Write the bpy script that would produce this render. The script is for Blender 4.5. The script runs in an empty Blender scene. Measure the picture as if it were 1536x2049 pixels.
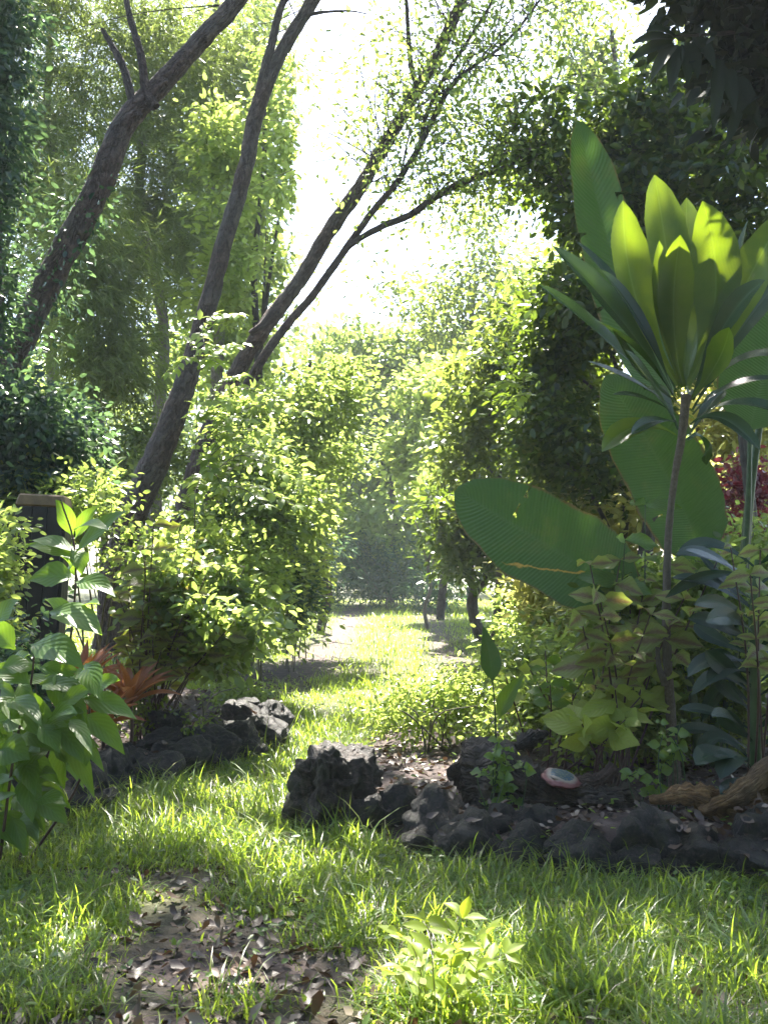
import bpy, math, random
import numpy as np
from mathutils import Vector, Matrix, noise

random.seed(7)
RNG = np.random.default_rng(7)
S = bpy.context.scene
COL = S.collection
R = math.radians

# ------------------------------------------------------------------ camera, sky, sun, exposure
F = 2000.0; CX, CY = 768.0, 1024.5; CAMZ = 1.3; PITCH = R(3.02)
cam_d = bpy.data.cameras.new('camera'); cam = bpy.data.objects.new('camera', cam_d); COL.objects.link(cam)
cam_d.sensor_fit = 'VERTICAL'; cam_d.sensor_height = 24.0; cam_d.lens = 24.0 * F / 2049.0
cam_d.clip_start = 0.05; cam_d.clip_end = 600
cam.location = (0, 0, CAMZ); cam.rotation_euler = (R(90) + PITCH, 0, 0)
cam_d.dof.use_dof = True; cam_d.dof.focus_distance = 5.2; cam_d.dof.aperture_fstop = 5.0
S.camera = cam

SUN_EL, SUN_AZ = 56.0, -4.0          # azimuth in degrees from +Y towards +X
sd = Vector((math.sin(R(SUN_AZ)) * math.cos(R(SUN_EL)), math.cos(R(SUN_AZ)) * math.cos(R(SUN_EL)), math.sin(R(SUN_EL))))
W = bpy.data.worlds.new('World'); S.world = W; W.use_nodes = True
wn = W.node_tree.nodes; wl = W.node_tree.links
for n in list(wn): wn.remove(n)
sky = wn.new('ShaderNodeTexSky'); sky.sky_type = 'NISHITA'; sky.sun_disc = False
sky.sun_elevation = R(SUN_EL); sky.sun_rotation = R(SUN_AZ); sky.dust_density = 1.6; sky.air_density = 1.0; sky.ozone_density = 1.0
bg = wn.new('ShaderNodeBackground'); bg.inputs['Strength'].default_value = 0.075
wo = wn.new('ShaderNodeOutputWorld')
wl.new(sky.outputs[0], bg.inputs[0]); wl.new(bg.outputs[0], wo.inputs[0])
sun_d = bpy.data.lights.new('sun', 'SUN'); sun_d.energy = 5.0; sun_d.angle = R(0.5); sun_d.color = (1.0, 0.94, 0.84)
sun = bpy.data.objects.new('sun', sun_d); COL.objects.link(sun)
sun.rotation_euler = (-sd).to_track_quat('-Z', 'Y').to_euler(); sun.location = (0, 0, 30)
S.view_settings.view_transform = 'Standard'; S.view_settings.look = 'None'
S.view_settings.exposure = 2.92; S.view_settings.gamma = 1.0; S.view_settings.use_curve_mapping = False
HAZE = 0.0011
cy = S.cycles
cy.max_bounces = 7; cy.diffuse_bounces = 3; cy.glossy_bounces = 2; cy.transmission_bounces = 4; cy.transparent_max_bounces = 4
cy.volume_bounces = 0; cy.sample_clamp_indirect = 4.0; cy.caustics_reflective = False; cy.caustics_refractive = False
cy.use_denoising = True

# ------------------------------------------------------------------ helpers
fwd = Vector((0, math.cos(PITCH), math.sin(PITCH))); upv = Vector((0, -math.sin(PITCH), math.cos(PITCH)))
def P(px, py, Y):
    d = Vector(((px - CX) / F, 0, 0)) + upv * ((CY - py) / F) + fwd
    return Vector((0, 0, CAMZ)) + d * (Y / d.y)
def G(px, py, z=0.0):
    d = Vector(((px - CX) / F, 0, 0)) + upv * ((CY - py) / F) + fwd
    return Vector((0, 0, CAMZ)) + d * ((z - CAMZ) / d.z)

def empty(name, loc, label, cat, group=None):
    o = bpy.data.objects.new(name, None); COL.objects.link(o); o.location = loc
    o.empty_display_size = 0.1
    tagit(o, label, cat, group); return o
def tagit(o, label=None, cat=None, group=None, kind=None):
    if label: o['label'] = label
    if cat: o['category'] = cat
    if group: o['group'] = group
    if kind: o['kind'] = kind
    return o
def link(name, me, parent=None, kind=None, mat=None, world=True):
    """mesh is in world space; when parented the parent's location is taken off"""
    o = bpy.data.objects.new(name, me); COL.objects.link(o)
    if mat is not None and not me.materials: me.materials.append(mat)
    if parent is not None:
        o.parent = parent
        if world:
            o.matrix_parent_inverse = Matrix.Translation(-parent.location)
    if kind: o['kind'] = kind
    return o

def mesh_np(name, v, f, uv=None, smooth=False):
    v = np.asarray(v, np.float32); f = np.asarray(f, np.int32)
    me = bpy.data.meshes.new(name)
    k = f.shape[1]; n = f.shape[0]
    me.vertices.add(len(v)); me.vertices.foreach_set('co', v.ravel())
    me.loops.add(n * k); me.loops.foreach_set('vertex_index', f.ravel())
    me.polygons.add(n)
    me.polygons.foreach_set('loop_start', np.arange(0, n * k, k, dtype=np.int32))
    me.polygons.foreach_set('loop_total', np.full(n, k, dtype=np.int32))
    if smooth: me.polygons.foreach_set('use_smooth', np.ones(n, dtype=bool))
    if uv is not None:
        l = me.uv_layers.new(name='UVMap')
        l.data.foreach_set('uv', np.asarray(uv, np.float32)[f.ravel()].ravel())
    me.update(calc_edges=True); me.validate()
    return me

def unit(a):
    return a / np.maximum(np.linalg.norm(a, axis=-1, keepdims=True), 1e-9)

# leaf templates: x along, y across, z up; tris
def tpl(pts, faces): return np.array(pts, float), np.array(faces, int)
T_RHOMB = tpl([(0, 0, 0), (.45, .26, .05), (1, 0, -.08), (.45, -.26, .05)], [(0, 2, 1), (0, 3, 2)])
T_OVATE = tpl([(0, 0, 0), (.33, 0, .02), (.68, 0, 0), (1, 0, -.12), (.26, .25, .07), (.62, .21, .04), (.26, -.25, .07), (.62, -.21, .04)],
              [(0, 1, 4), (1, 5, 4), (1, 2, 5), (2, 3, 5), (0, 6, 1), (1, 6, 7), (1, 7, 2), (2, 7, 3)])
T_HEX = tpl([(0, 0, 0), (.3, .24, .04), (.72, .2, .0), (1, 0, -.1), (.72, -.2, .0), (.3, -.24, .04)], [(0, 3, 2), (0, 2, 1), (0, 4, 3), (0, 5, 4)])
T_LONG = tpl([(0, 0, 0), (.4, .1, .03), (1, 0, -.2), (.4, -.1, .03)], [(0, 2, 1), (0, 3, 2)])
T_NEEDLE = tpl([(0, .012, 0), (.5, .045, .0), (1, 0, -.1), (.5, -.045, 0)], [(0, 2, 1), (0, 3, 2)])
def stamp(T, pos, d, nrm, s, wid=None):
    V, Fc = T
    d = unit(d); b = unit(np.cross(nrm, d)); n = np.cross(d, b)
    N = len(pos); s = np.broadcast_to(s, (N,)).reshape(N, 1, 1)
    w = 1.0 if wid is None else np.broadcast_to(wid, (N,)).reshape(N, 1, 1)
    v = pos[:, None, :] + s * (V[None, :, 0:1] * d[:, None, :] + w * V[None, :, 1:2] * b[:, None, :] + V[None, :, 2:3] * n[:, None, :])
    f = Fc[None] + (np.arange(N) * len(V))[:, None, None]
    return v.reshape(-1, 3), f.reshape(-1, Fc.shape[1])
def rand_dirs(n, zb=0.0):
    a = RNG.normal(size=(n, 3)); a[:, 2] += zb; return unit(a)

SUNV = np.array(sd)
LIT = []    # (point, radius): spots meant to be sunlit; leaves toward the sun are cut away
def clear_sun(pos):
    keep = np.ones(len(pos), bool)
    for p, r in LIT:
        q = pos - np.array(p); t = q @ SUNV
        d = np.linalg.norm(q - t[:, None] * SUNV, axis=1)
        keep &= ~((d < r) & (t > 1.4))
    return keep

def lobes_px(ls):
    out = []
    for l in ls:
        px, py, Y, rx, ry = l[:5]; rz = l[5] if len(l) > 5 else rx * Y / F
        c = P(px, py, Y); out.append((np.array(c), np.array((rx * Y / F, rz, ry * Y / F))))
    return out
def crown(name, lobes, n_clump, per, size, T=T_RHOMB, clump_r=.3, zb=.6, droop=.3, shell=.5, flat=.6, holes=False, gap=-.16):
    vol = np.array([r[0] * r[1] * r[2] for c, r in lobes]) ** (2 / 3); pick = RNG.choice(len(lobes), n_clump, p=vol / vol.sum())
    C = np.array([c for c, r in lobes])[pick]; Rr = np.array([r for c, r in lobes])[pick]
    u = rand_dirs(n_clump); rad = RNG.uniform(shell, 1.0, (n_clump, 1)) ** .7
    wob = np.array([1 + .55 * noise.noise(Vector(a) * 1.9 + Vector(c) * 1.7) + .35 * noise.noise(Vector(a) * 4.5 + Vector(c)) for a, c in zip(u, C)])[:, None] * RNG.choice([.7, .9, 1.0, 1.12], (n_clump, 1))
    cc = C + u * rad * Rr * wob
    # uneven: drop clumps where a noise field is low
    nz = np.array([noise.noise(Vector(p) * .75) + .5 * noise.noise(Vector(p) * 1.9) for p in cc]); keep = nz > gap
    if holes: keep &= clear_sun(cc)
    cc = cc[keep]
    if len(cc) == 0: cc = C[:1]
    n = len(cc) * per
    base = np.repeat(cc, per, 0); cr = np.repeat(RNG.uniform(.55, 1.3, len(cc)), per)[:, None]
    off = RNG.normal(size=(n, 3)) * clump_r * .5 * cr; off[:, 2] *= flat
    pos = base + off
    if holes:
        k = clear_sun(pos); pos = pos[k]; off = off[k]; n = len(pos)
    pos[:, 2] = np.maximum(pos[:, 2], .03)
    d = unit(off * 2 / clump_r + RNG.normal(size=(n, 3)) * .7 + np.array((0, 0, -droop)))
    nm = rand_dirs(n, zb * 2)
    s = size * RNG.uniform(.55, 1.25, n)
    v, f = stamp(T, pos, d, nm, s)
    return mesh_np(name, v, f)

def catmull(pts, n=6):
    pts = [np.array(p, float) for p in pts]; q = [2 * pts[0] - pts[1]] + pts + [2 * pts[-1] - pts[-2]]
    out = []
    for i in range(1, len(q) - 2):
        for t in np.linspace(0, 1, n, endpoint=False):
            a, b, c, d = q[i - 1], q[i], q[i + 1], q[i + 2]
            out.append(.5 * ((2 * b) + (-a + c) * t + (2 * a - 5 * b + 4 * c - d) * t * t + (-a + 3 * b - 3 * c + d) * t ** 3))
    out.append(pts[-1]); return np.array(out)
def tube_data(pts, rad, sides=10, n=6, rough=.06):
    """pts (k,3), rad (k): swept tube with uneven skin"""
    pr = catmull([list(p) + [r] for p, r in zip(pts, rad)], n)
    p = pr[:, :3]; r = np.maximum(pr[:, 3], .001); K = len(p)
    t = unit(np.gradient(p, axis=0)); ref = np.array((0.13, 1, .07)); b = unit(np.cross(t, ref)); c = np.cross(t, b)
    ang = np.linspace(0, 2 * np.pi, sides, endpoint=False)
    ring = np.cos(ang)[None, :, None] * b[:, None, :] + np.sin(ang)[None, :, None] * c[:, None, :]
    rr = r[:, None] * np.ones((1, sides))
    if rough:
        for i in range(K):
            for j in range(sides):
                q = Vector(p[i] + ring[i, j] * r[i])
                rr[i, j] *= 1 + rough * 2.4 * noise.noise(q * (1.1 / max(r[i], .03)) * .6) + rough * noise.noise(q * (3 / max(r[i], .03)))
    v = (p[:, None, :] + ring * rr[:, :, None]).reshape(-1, 3)
    L = np.concatenate([[0], np.cumsum(np.linalg.norm(np.diff(p, axis=0), axis=1))])
    uv = np.stack([np.tile(ang / (2 * np.pi), K), np.repeat(L, sides)], 1)
    i, j = np.meshgrid(np.arange(K - 1), np.arange(sides), indexing='ij'); i = i.ravel(); j = j.ravel(); j2 = (j + 1) % sides
    f = np.stack([i * sides + j, i * sides + j2, (i + 1) * sides + j2, (i + 1) * sides + j], 1)
    return v, f, uv
def join(parts):
    vs, fs, us = [], [], []; o = 0
    for v, f, u in parts:
        vs.append(v); fs.append(f + o); us.append(u); o += len(v)
    return np.concatenate(vs), np.concatenate(fs), np.concatenate(us)
def tube(name, pts, rad, sides=10, n=6, rough=.06):
    v, f, uv = tube_data(pts, rad, sides, n, rough); return mesh_np(name, v, f, uv, smooth=True)
def tubes(name, lst, sides=6, n=4, rough=.04):
    v, f, uv = join([tube_data(p, r, sides, n, rough) for p, r in lst]); return mesh_np(name, v, f, uv, smooth=True)

def blade(name, b, c, t, width, face, prof='ti', fold=.25, ns=18, nw=8, wave=.0, twist=0.0, edge=0.0, seed=0):
    """one big leaf: quadratic spine b-c-t, width in metres, face = direction the upper side looks at; has UVs (along, across)"""
    b, c, t = (np.array(x, float) for x in (b, c, t)); face = np.array(face, float)
    u = np.linspace(0, 1, ns + 1)[:, None]
    sp = (1 - u) ** 2 * b + 2 * u * (1 - u) * c + u * u * t
    tg = unit(2 * (1 - u) * (c - b) + 2 * u * (t - c))
    side = unit(np.cross(face[None], tg)); nn = unit(np.cross(tg, side))
    u1 = u[:, 0]
    if prof == 'ti': w = np.interp(u1, [0, .08, .2, .4, .6, .78, .91, .97, 1], [.14, .15, .26, .68, .98, .92, .56, .26, .012])
    elif prof == 'banana': w = np.interp(u1, [0, .04, .15, .35, .7, .88, .96, 1], [.05, .42, .82, 1, .92, .66, .4, .1])
    elif prof == 'ovate': w = np.interp(u1, [0, .06, .16, .36, .6, .82, .95, 1], [.05, .1, .55, 1, .85, .42, .12, .01])
    else: w = np.interp(u1, [0, .3, .7, 1], [.5, 1, .75, .02])
    w = w * width / 2
    s = np.linspace(-1, 1, nw + 1)
    ph = np.arange(ns + 1)[:, None]
    tw = twist * u
    V = np.zeros((ns + 1, nw + 1, 3))
    for j, sj in enumerate(s):
        z = abs(sj) * fold * w + wave * width * np.sin(u1 * 9 + seed * 1.7 + (2.1 if sj > 0 else 0)) * abs(sj) ** 2 * .5
        e = 1 + edge * np.array([noise.noise(Vector((a * 9, sj * 3, seed * 3.1))) for a in u1]) * abs(sj)
        sd_ = side * np.cos(tw) + nn * np.sin(tw); nd_ = nn * np.cos(tw) - side * np.sin(tw)
        V[:, j] = sp + sd_ * (sj * w * e)[:, None] + nd_ * z[:, None]
    uv = np.stack([np.repeat(u1, nw + 1), np.tile(s * .5 + .5, ns + 1)], 1)
    i, j = np.meshgrid(np.arange(ns), np.arange(nw), indexing='ij'); i = i.ravel(); j = j.ravel(); k = nw + 1
    f = np.stack([i * k + j, (i + 1) * k + j, (i + 1) * k + j + 1, i * k + j + 1], 1)
    return mesh_np(name, V.reshape(-1, 3), f, uv, smooth=True), sp, nn

# ------------------------------------------------------------------ materials
def newmat(name):
    m = bpy.data.materials.new(name); m.use_nodes = True; nt = m.node_tree
    for n in list(nt.nodes): nt.nodes.remove(n)
    return m, nt, nt.nodes, nt.links
def mixcol(nt, fac, a, b, mode='MIX'):
    n = nt.nodes.new('ShaderNodeMix'); n.data_type = 'RGBA'; n.blend_type = mode
    for sock, val in ((n.inputs['Factor'], fac), (n.inputs[6], a), (n.inputs[7], b)):
        if isinstance(val, bpy.types.NodeSocket): nt.links.new(val, sock)
        elif isinstance(val, (int, float)): sock.default_value = val
        else: sock.default_value = (*val, 1)
    return n.outputs[2]
def ramp(nt, fac, stops):
    n = nt.nodes.new('ShaderNodeValToRGB'); nt.links.new(fac, n.inputs[0]); cr = n.color_ramp
    while len(cr.elements) < len(stops): cr.elements.new(.5)
    for e, (p, c) in zip(cr.elements, stops): e.position = p; e.color = (*c, 1) if len(c) == 3 else c
    return n.outputs[0]
def noisetex(nt, scale, detail=4, vec=None, rough=.6):
    n = nt.nodes.new('ShaderNodeTexNoise'); n.inputs['Scale'].default_value = scale; n.inputs['Detail'].default_value = detail; n.inputs['Roughness'].default_value = rough
    if vec is not None: nt.links.new(vec, n.inputs['Vector'])
    return n.outputs['Fac']
def math_(nt, op, a, b=None, c=None):
    n = nt.nodes.new('ShaderNodeMath'); n.operation = op
    for i, x in enumerate((a, b, c)):
        if x is None: continue
        if isinstance(x, bpy.types.NodeSocket): nt.links.new(x, n.inputs[i])
        else: n.inputs[i].default_value = x
    return n.outputs[0]
def finish_leaf(nt, col, tcol, rough, trans, spec=.5, bump=None):
    p = nt.nodes.new('ShaderNodeBsdfPrincipled'); nt.links.new(col, p.inputs['Base Color'])
    p.inputs['Roughness'].default_value = rough; p.inputs['Specular IOR Level'].default_value = spec
    t = nt.nodes.new('ShaderNodeBsdfTranslucent'); nt.links.new(tcol, t.inputs['Color'])
    if bump is not None: nt.links.new(bump, p.inputs['Normal'])
    mx = nt.nodes.new('ShaderNodeMixShader'); mx.inputs[0].default_value = trans
    nt.links.new(p.outputs[0], mx.inputs[1]); nt.links.new(t.outputs[0], mx.inputs[2])
    o = nt.nodes.new('ShaderNodeOutputMaterial'); nt.links.new(mx.outputs[0], o.inputs[0])
def leafmat(name, a, b, c=None, tr=(.30, .42, .03), tr2=None, rough=.38, trans=.42, spec=.5):
    m, nt, N, L = newmat(name)
    g = N.new('ShaderNodeNewGeometry'); rnd = g.outputs['Random Per Island']
    tc = N.new('ShaderNodeTexCoord')
    big = noisetex(nt, .8, 2, tc.outputs['Object'])
    col = ramp(nt, rnd, [(0, a), (.75, b), (1, c or b)])
    col = mixcol(nt, math_(nt, 'MULTIPLY', big, .5), col, tuple(x * .6 for x in a))
    t2 = tr2 or tuple(x * .55 for x in tr)
    tcol = ramp(nt, rnd, [(0, t2), (.6, tr), (1, tr)])
    finish_leaf(nt, col, tcol, rough, trans, spec); return m
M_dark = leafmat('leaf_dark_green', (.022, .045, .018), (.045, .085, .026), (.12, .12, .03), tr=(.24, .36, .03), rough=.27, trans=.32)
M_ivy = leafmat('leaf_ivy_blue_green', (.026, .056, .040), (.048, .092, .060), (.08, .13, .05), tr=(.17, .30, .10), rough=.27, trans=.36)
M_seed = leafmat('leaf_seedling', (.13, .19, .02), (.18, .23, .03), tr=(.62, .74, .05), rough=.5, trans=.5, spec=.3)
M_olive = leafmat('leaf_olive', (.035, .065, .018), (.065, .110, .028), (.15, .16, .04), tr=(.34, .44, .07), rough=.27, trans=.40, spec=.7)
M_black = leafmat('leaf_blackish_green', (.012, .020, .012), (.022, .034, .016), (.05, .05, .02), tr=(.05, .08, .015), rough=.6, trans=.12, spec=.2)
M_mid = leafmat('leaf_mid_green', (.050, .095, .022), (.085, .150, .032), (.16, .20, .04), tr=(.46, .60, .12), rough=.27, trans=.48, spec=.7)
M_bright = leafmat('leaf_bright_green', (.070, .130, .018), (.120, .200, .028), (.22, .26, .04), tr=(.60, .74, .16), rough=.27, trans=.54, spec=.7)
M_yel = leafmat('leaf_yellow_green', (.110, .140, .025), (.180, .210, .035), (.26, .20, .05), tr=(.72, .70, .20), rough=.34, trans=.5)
M_needle = leafmat('needle_grey_green', (.060, .090, .035), (.095, .130, .050), (.15, .16, .07), tr=(.40, .52, .10), rough=.45, trans=.45)
M_grass = leafmat('grass_blade', (.045, .095, .018), (.095, .165, .030), (.26, .23, .10), tr=(.52, .70, .06), rough=.36, trans=.48)
M_weed = leafmat('ground_weed_leaf', (.060, .120, .030), (.110, .190, .040), (.16, .22, .05), tr=(.40, .58, .05), rough=.38, trans=.45)
M_litter = leafmat('dry_fallen_leaf', (.045, .027, .020), (.11, .072, .052), (.34, .28, .23), tr=(.16, .08, .03), rough=.45, trans=.12)
M_red = leafmat('leaf_red_purple', (.07, .018, .022), (.12, .035, .06), (.26, .10, .05), tr=(.45, .06, .08), rough=.35, trans=.4)

def bigleaf(name, a, b, tr, tr2, vein=(.16, .22, .06), nv=60., slant=.35, rough=.3, trans=.4, sheen_bump=.25, streak=False, centre=None):
    """large leaf with midrib and slanting side veins, from its UVs"""
    m, nt, N, L = newmat(name)
    uv = N.new('ShaderNodeUVMap'); sx = N.new('ShaderNodeSeparateXYZ'); L.new(uv.outputs[0], sx.inputs[0])
    U, V = sx.outputs[0], sx.outputs[1]
    d = math_(nt, 'ABSOLUTE', math_(nt, 'SUBTRACT', V, .5))
    ph = math_(nt, 'MULTIPLY', math_(nt, 'SUBTRACT', U, math_(nt, 'MULTIPLY', d, slant)), nv)
    sn = math_(nt, 'SINE', math_(nt, 'MULTIPLY', ph, 6.283))
    tc = N.new('ShaderNodeTexCoord'); oi = N.new('ShaderNodeObjectInfo')
    nz = noisetex(nt, 9, 4, tc.outputs['Object'])
    col = mixcol(nt, nz, a, b); col = mixcol(nt, math_(nt, 'MULTIPLY', oi.outputs['Random'], .45), col, b)
    tcol = mixcol(nt, nz, tr2, tr)
    lines = math_(nt, 'MULTIPLY', math_(nt, 'ADD', sn, 1.0), .11)
    col = mixcol(nt, lines, col, vein); tcol = mixcol(nt, lines, tcol, tuple(min(1, x * 1.25) for x in tr))
    if centre is not None:
        cf = ramp(nt, math_(nt, 'ADD', math_(nt, 'MULTIPLY', d, 2.0), math_(nt, 'MULTIPLY', nz, .5)), [(.36, (.85, .85, .85)), (.72, (0, 0, 0))])
        col = mixcol(nt, cf, col, centre); tcol = mixcol(nt, cf, tcol, tuple(min(1, x * 2.2) for x in centre))
    if streak:
        z = math_(nt, 'SUBTRACT', math_(nt, 'SUBTRACT', U, .27), math_(nt, 'MULTIPLY', math_(nt, 'SUBTRACT', V, .5), .93))
        z = math_(nt, 'ADD', z, math_(nt, 'MULTIPLY', math_(nt, 'SUBTRACT', nz, .5), .16))
        st = ramp(nt, math_(nt, 'ABSOLUTE', z), [(.003, (1, 1, 1)), (.016, (0, 0, 0))])
        side = ramp(nt, V, [(.40, (0, 0, 0)), (.50, (1, 1, 1)), (.88, (1, 1, 1)), (.93, (0, 0, 0))])
        st = math_(nt, 'MULTIPLY', st, side)
        col = mixcol(nt, st, col, (.45, .26, .05)); tcol = mixcol(nt, st, tcol, (.8, .5, .08))
    if name.startswith('banana'):
        ed = ramp(nt, math_(nt, 'ADD', d, math_(nt, 'MULTIPLY', math_(nt, 'SUBTRACT', nz, .5), .10)), [(.472, (0, 0, 0)), (.505, (1, 1, 1))])
        col = mixcol(nt, ed, col, (.16, .10, .04)); tcol = mixcol(nt, ed, tcol, (.22, .12, .03))
        bl_ = ramp(nt, noisetex(nt, 3.5, 5, tc.outputs['Object'], .7), [(.55, (0, 0, 0)), (.72, (.5, .5, .5))])
        col = mixcol(nt, bl_, col, (.07, .10, .03)); tcol = mixcol(nt, bl_, tcol, (.26, .30, .04))
    rib = ramp(nt, d, [(.012, (1, 1, 1)), (.03, (0, 0, 0))])
    col = mixcol(nt, math_(nt, 'MULTIPLY', rib, .8), col, vein)
    bp = N.new('ShaderNodeBump'); bp.inputs['Strength'].default_value = sheen_bump; bp.inputs['Distance'].default_value = .01
    hh = math_(nt, 'ADD', math_(nt, 'MULTIPLY', sn, .3), nz); L.new(hh, bp.inputs['Height'])
    finish_leaf(nt, col, tcol, rough, trans, .5, bp.outputs[0]); return m
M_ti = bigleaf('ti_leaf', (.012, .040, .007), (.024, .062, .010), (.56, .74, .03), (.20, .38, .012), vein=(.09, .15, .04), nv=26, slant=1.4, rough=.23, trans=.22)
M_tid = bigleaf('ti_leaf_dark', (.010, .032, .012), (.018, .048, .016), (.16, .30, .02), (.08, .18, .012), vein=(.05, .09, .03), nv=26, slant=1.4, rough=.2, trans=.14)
M_ban = bigleaf('banana_leaf', (.022, .066, .014), (.036, .092, .018), (.14, .28, .03), (.09, .20, .02), vein=(.05, .10, .035), nv=70, slant=.16, rough=.42, trans=.30, sheen_bump=.5)
M_banst = bigleaf('banana_leaf_with_yellow_scar', (.022, .066, .014), (.036, .092, .018), (.14, .28, .03), (.09, .20, .02), vein=(.05, .10, .035), nv=60, slant=.16, rough=.42, trans=.30, sheen_bump=.5, streak=True)
M_broad = bigleaf('broad_leaf', (.040, .090, .010), (.070, .130, .014), (.34, .54, .04), (.18, .34, .02), vein=(.09, .18, .04), nv=7, slant=.8, rough=.40, trans=.42, sheen_bump=.22)
M_drac = bigleaf('dark_strap_leaf', (.010, .028, .020), (.018, .042, .026), (.04, .10, .02), (.04, .09, .03), vein=(.04, .08, .04), nv=20, slant=1.2, rough=.24, trans=.18)
M_col1 = bigleaf('coleus_leaf', (.10, .15, .028), (.17, .19, .04), (.55, .60, .07), (.38, .46, .05), vein=(.14, .08, .04), nv=7, slant=.8, rough=.42, trans=.45, sheen_bump=.5, centre=(.10, .075, .03))
M_col2 = bigleaf('coleus_leaf_red_heart', (.13, .17, .035), (.17, .21, .05), (.46, .54, .08), (.36, .44, .06), vein=(.14, .12, .05), nv=7, slant=.8, rough=.42, trans=.42, sheen_bump=.5, centre=(.13, .070, .035))
M_col3 = bigleaf('coleus_leaf_lime', (.20, .27, .04), (.26, .32, .06), (.60, .68, .08), (.50, .60, .06), vein=(.20, .18, .05), nv=7, slant=.8, rough=.42, trans=.45, sheen_bump=.5)
M_brom = bigleaf('bromeliad_leaf', (.20, .05, .02), (.28, .10, .03), (.70, .30, .07), (.40, .12, .03), vein=(.3, .1, .04), nv=12, slant=1.5, rough=.3, trans=.4)

def barkmat(name, a, b, c, sc=1.0, bump=1.0):
    m, nt, N, L = newmat(name)
    uv = N.new('ShaderNodeUVMap'); mp = N.new('ShaderNodeMapping'); mp.inputs['Scale'].default_value = (6 * sc, 2.2 * sc, 1); L.new(uv.outputs[0], mp.inputs[0])
    tc = N.new('ShaderNodeTexCoord')
    vo = N.new('ShaderNodeTexVoronoi'); vo.feature = 'DISTANCE_TO_EDGE'; vo.inputs['Scale'].default_value = 1.6
    nd = N.new('ShaderNodeTexNoise'); nd.inputs['Scale'].default_value = 3; L.new(mp.outputs[0], nd.inputs['Vector'])
    ad = N.new('ShaderNodeVectorMath'); ad.operation = 'ADD'; L.new(mp.outputs[0], ad.inputs[0]); L.new(nd.outputs['Color'], ad.inputs[1]); L.new(ad.outputs[0], vo.inputs['Vector'])
    n1 = noisetex(nt, 12 * sc, 6, tc.outputs['Object'], .7); n2 = noisetex(nt, 1.6, 3, tc.outputs['Object'])
    col = ramp(nt, n1, [(.3, a), (.55, b), (.75, c)])
    col = mixcol(nt, ramp(nt, n2, [(.45, (0, 0, 0)), (.62, (.6, .6, .6))]), col, (.12, .11, .10))
    h = math_(nt, 'ADD', math_(nt, 'MULTIPLY', ramp(nt, vo.outputs['Distance'], [(0, (0, 0, 0)), (.22, (1, 1, 1))]), .6), n1)
    bp = N.new('ShaderNodeBump'); bp.inputs['Strength'].default_value = bump; bp.inputs['Distance'].default_value = .05; L.new(h, bp.inputs['Height'])
    col = mixcol(nt, ramp(nt, vo.outputs['Distance'], [(0, (.6, .6, .6)), (.12, (0, 0, 0))]), col, tuple(x * .5 for x in a))
    p = N.new('ShaderNodeBsdfPrincipled'); L.new(col, p.inputs['Base Color']); p.inputs['Roughness'].default_value = .85; L.new(bp.outputs[0], p.inputs['Normal'])
    o = N.new('ShaderNodeOutputMaterial'); L.new(p.outputs[0], o.inputs[0]); return m
M_bark = barkmat('bark_grey_brown', (.048, .028, .023), (.12, .078, .064), (.27, .19, .16))
M_barkd = barkmat('bark_dark', (.03, .024, .02), (.07, .052, .042), (.13, .10, .08))
M_barkp = barkmat('bark_pale', (.16, .13, .12), (.28, .24, .22), (.38, .34, .30))
M_stem = barkmat('stem_brown', (.08, .06, .04), (.17, .13, .10), (.26, .21, .17), sc=4, bump=.5)
M_wood = barkmat('driftwood', (.12, .06, .025), (.30, .17, .07), (.48, .33, .17), sc=1.6, bump=.8)
M_twig = barkmat('twig_green_brown', (.06, .06, .03), (.12, .11, .05), (.18, .15, .08), sc=4, bump=.2)

def rockmat(name, a, b, c, sc=1.):
    m, nt, N, L = newmat(name); tc = N.new('ShaderNodeTexCoord')
    n1 = noisetex(nt, 7 * sc, 8, tc.outputs['Object'], .7); n2 = noisetex(nt, 40 * sc, 5, tc.outputs['Object'], .7); n3 = noisetex(nt, 3 * sc, 3, tc.outputs['Object'])
    vo = N.new('ShaderNodeTexVoronoi'); vo.inputs['Scale'].default_value = 60 * sc; L.new(tc.outputs['Object'], vo.inputs['Vector'])
    col = ramp(nt, n1, [(.3, a), (.52, b), (.72, c)])
    col = mixcol(nt, ramp(nt, n3, [(.5, (0, 0, 0)), (.66, (.55, .55, .55))]), col, (.045, .055, .022))
    h = math_(nt, 'ADD', math_(nt, 'ADD', math_(nt, 'MULTIPLY', n1, 1.5), math_(nt, 'MULTIPLY', n2, .5)), math_(nt, 'MULTIPLY', vo.outputs['Distance'], .5))
    bp = N.new('ShaderNodeBump'); bp.inputs['Strength'].default_value = 1.0; bp.inputs['Distance'].default_value = .03; L.new(h, bp.inputs['Height'])
    p = N.new('ShaderNodeBsdfPrincipled'); L.new(col, p.inputs['Base Color']); p.inputs['Roughness'].default_value = .5; L.new(bp.outputs[0], p.inputs['Normal'])
    o = N.new('ShaderNodeOutputMaterial'); L.new(p.outputs[0], o.inputs[0]); return m
M_rock = rockmat('lava_rock', (.010, .010, .011), (.030, .028, .028), (.12, .10, .09))
M_rock2 = rockmat('brown_lava_boulder', (.014, .010, .009), (.050, .036, .030), (.20, .15, .12), sc=.8)

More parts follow.
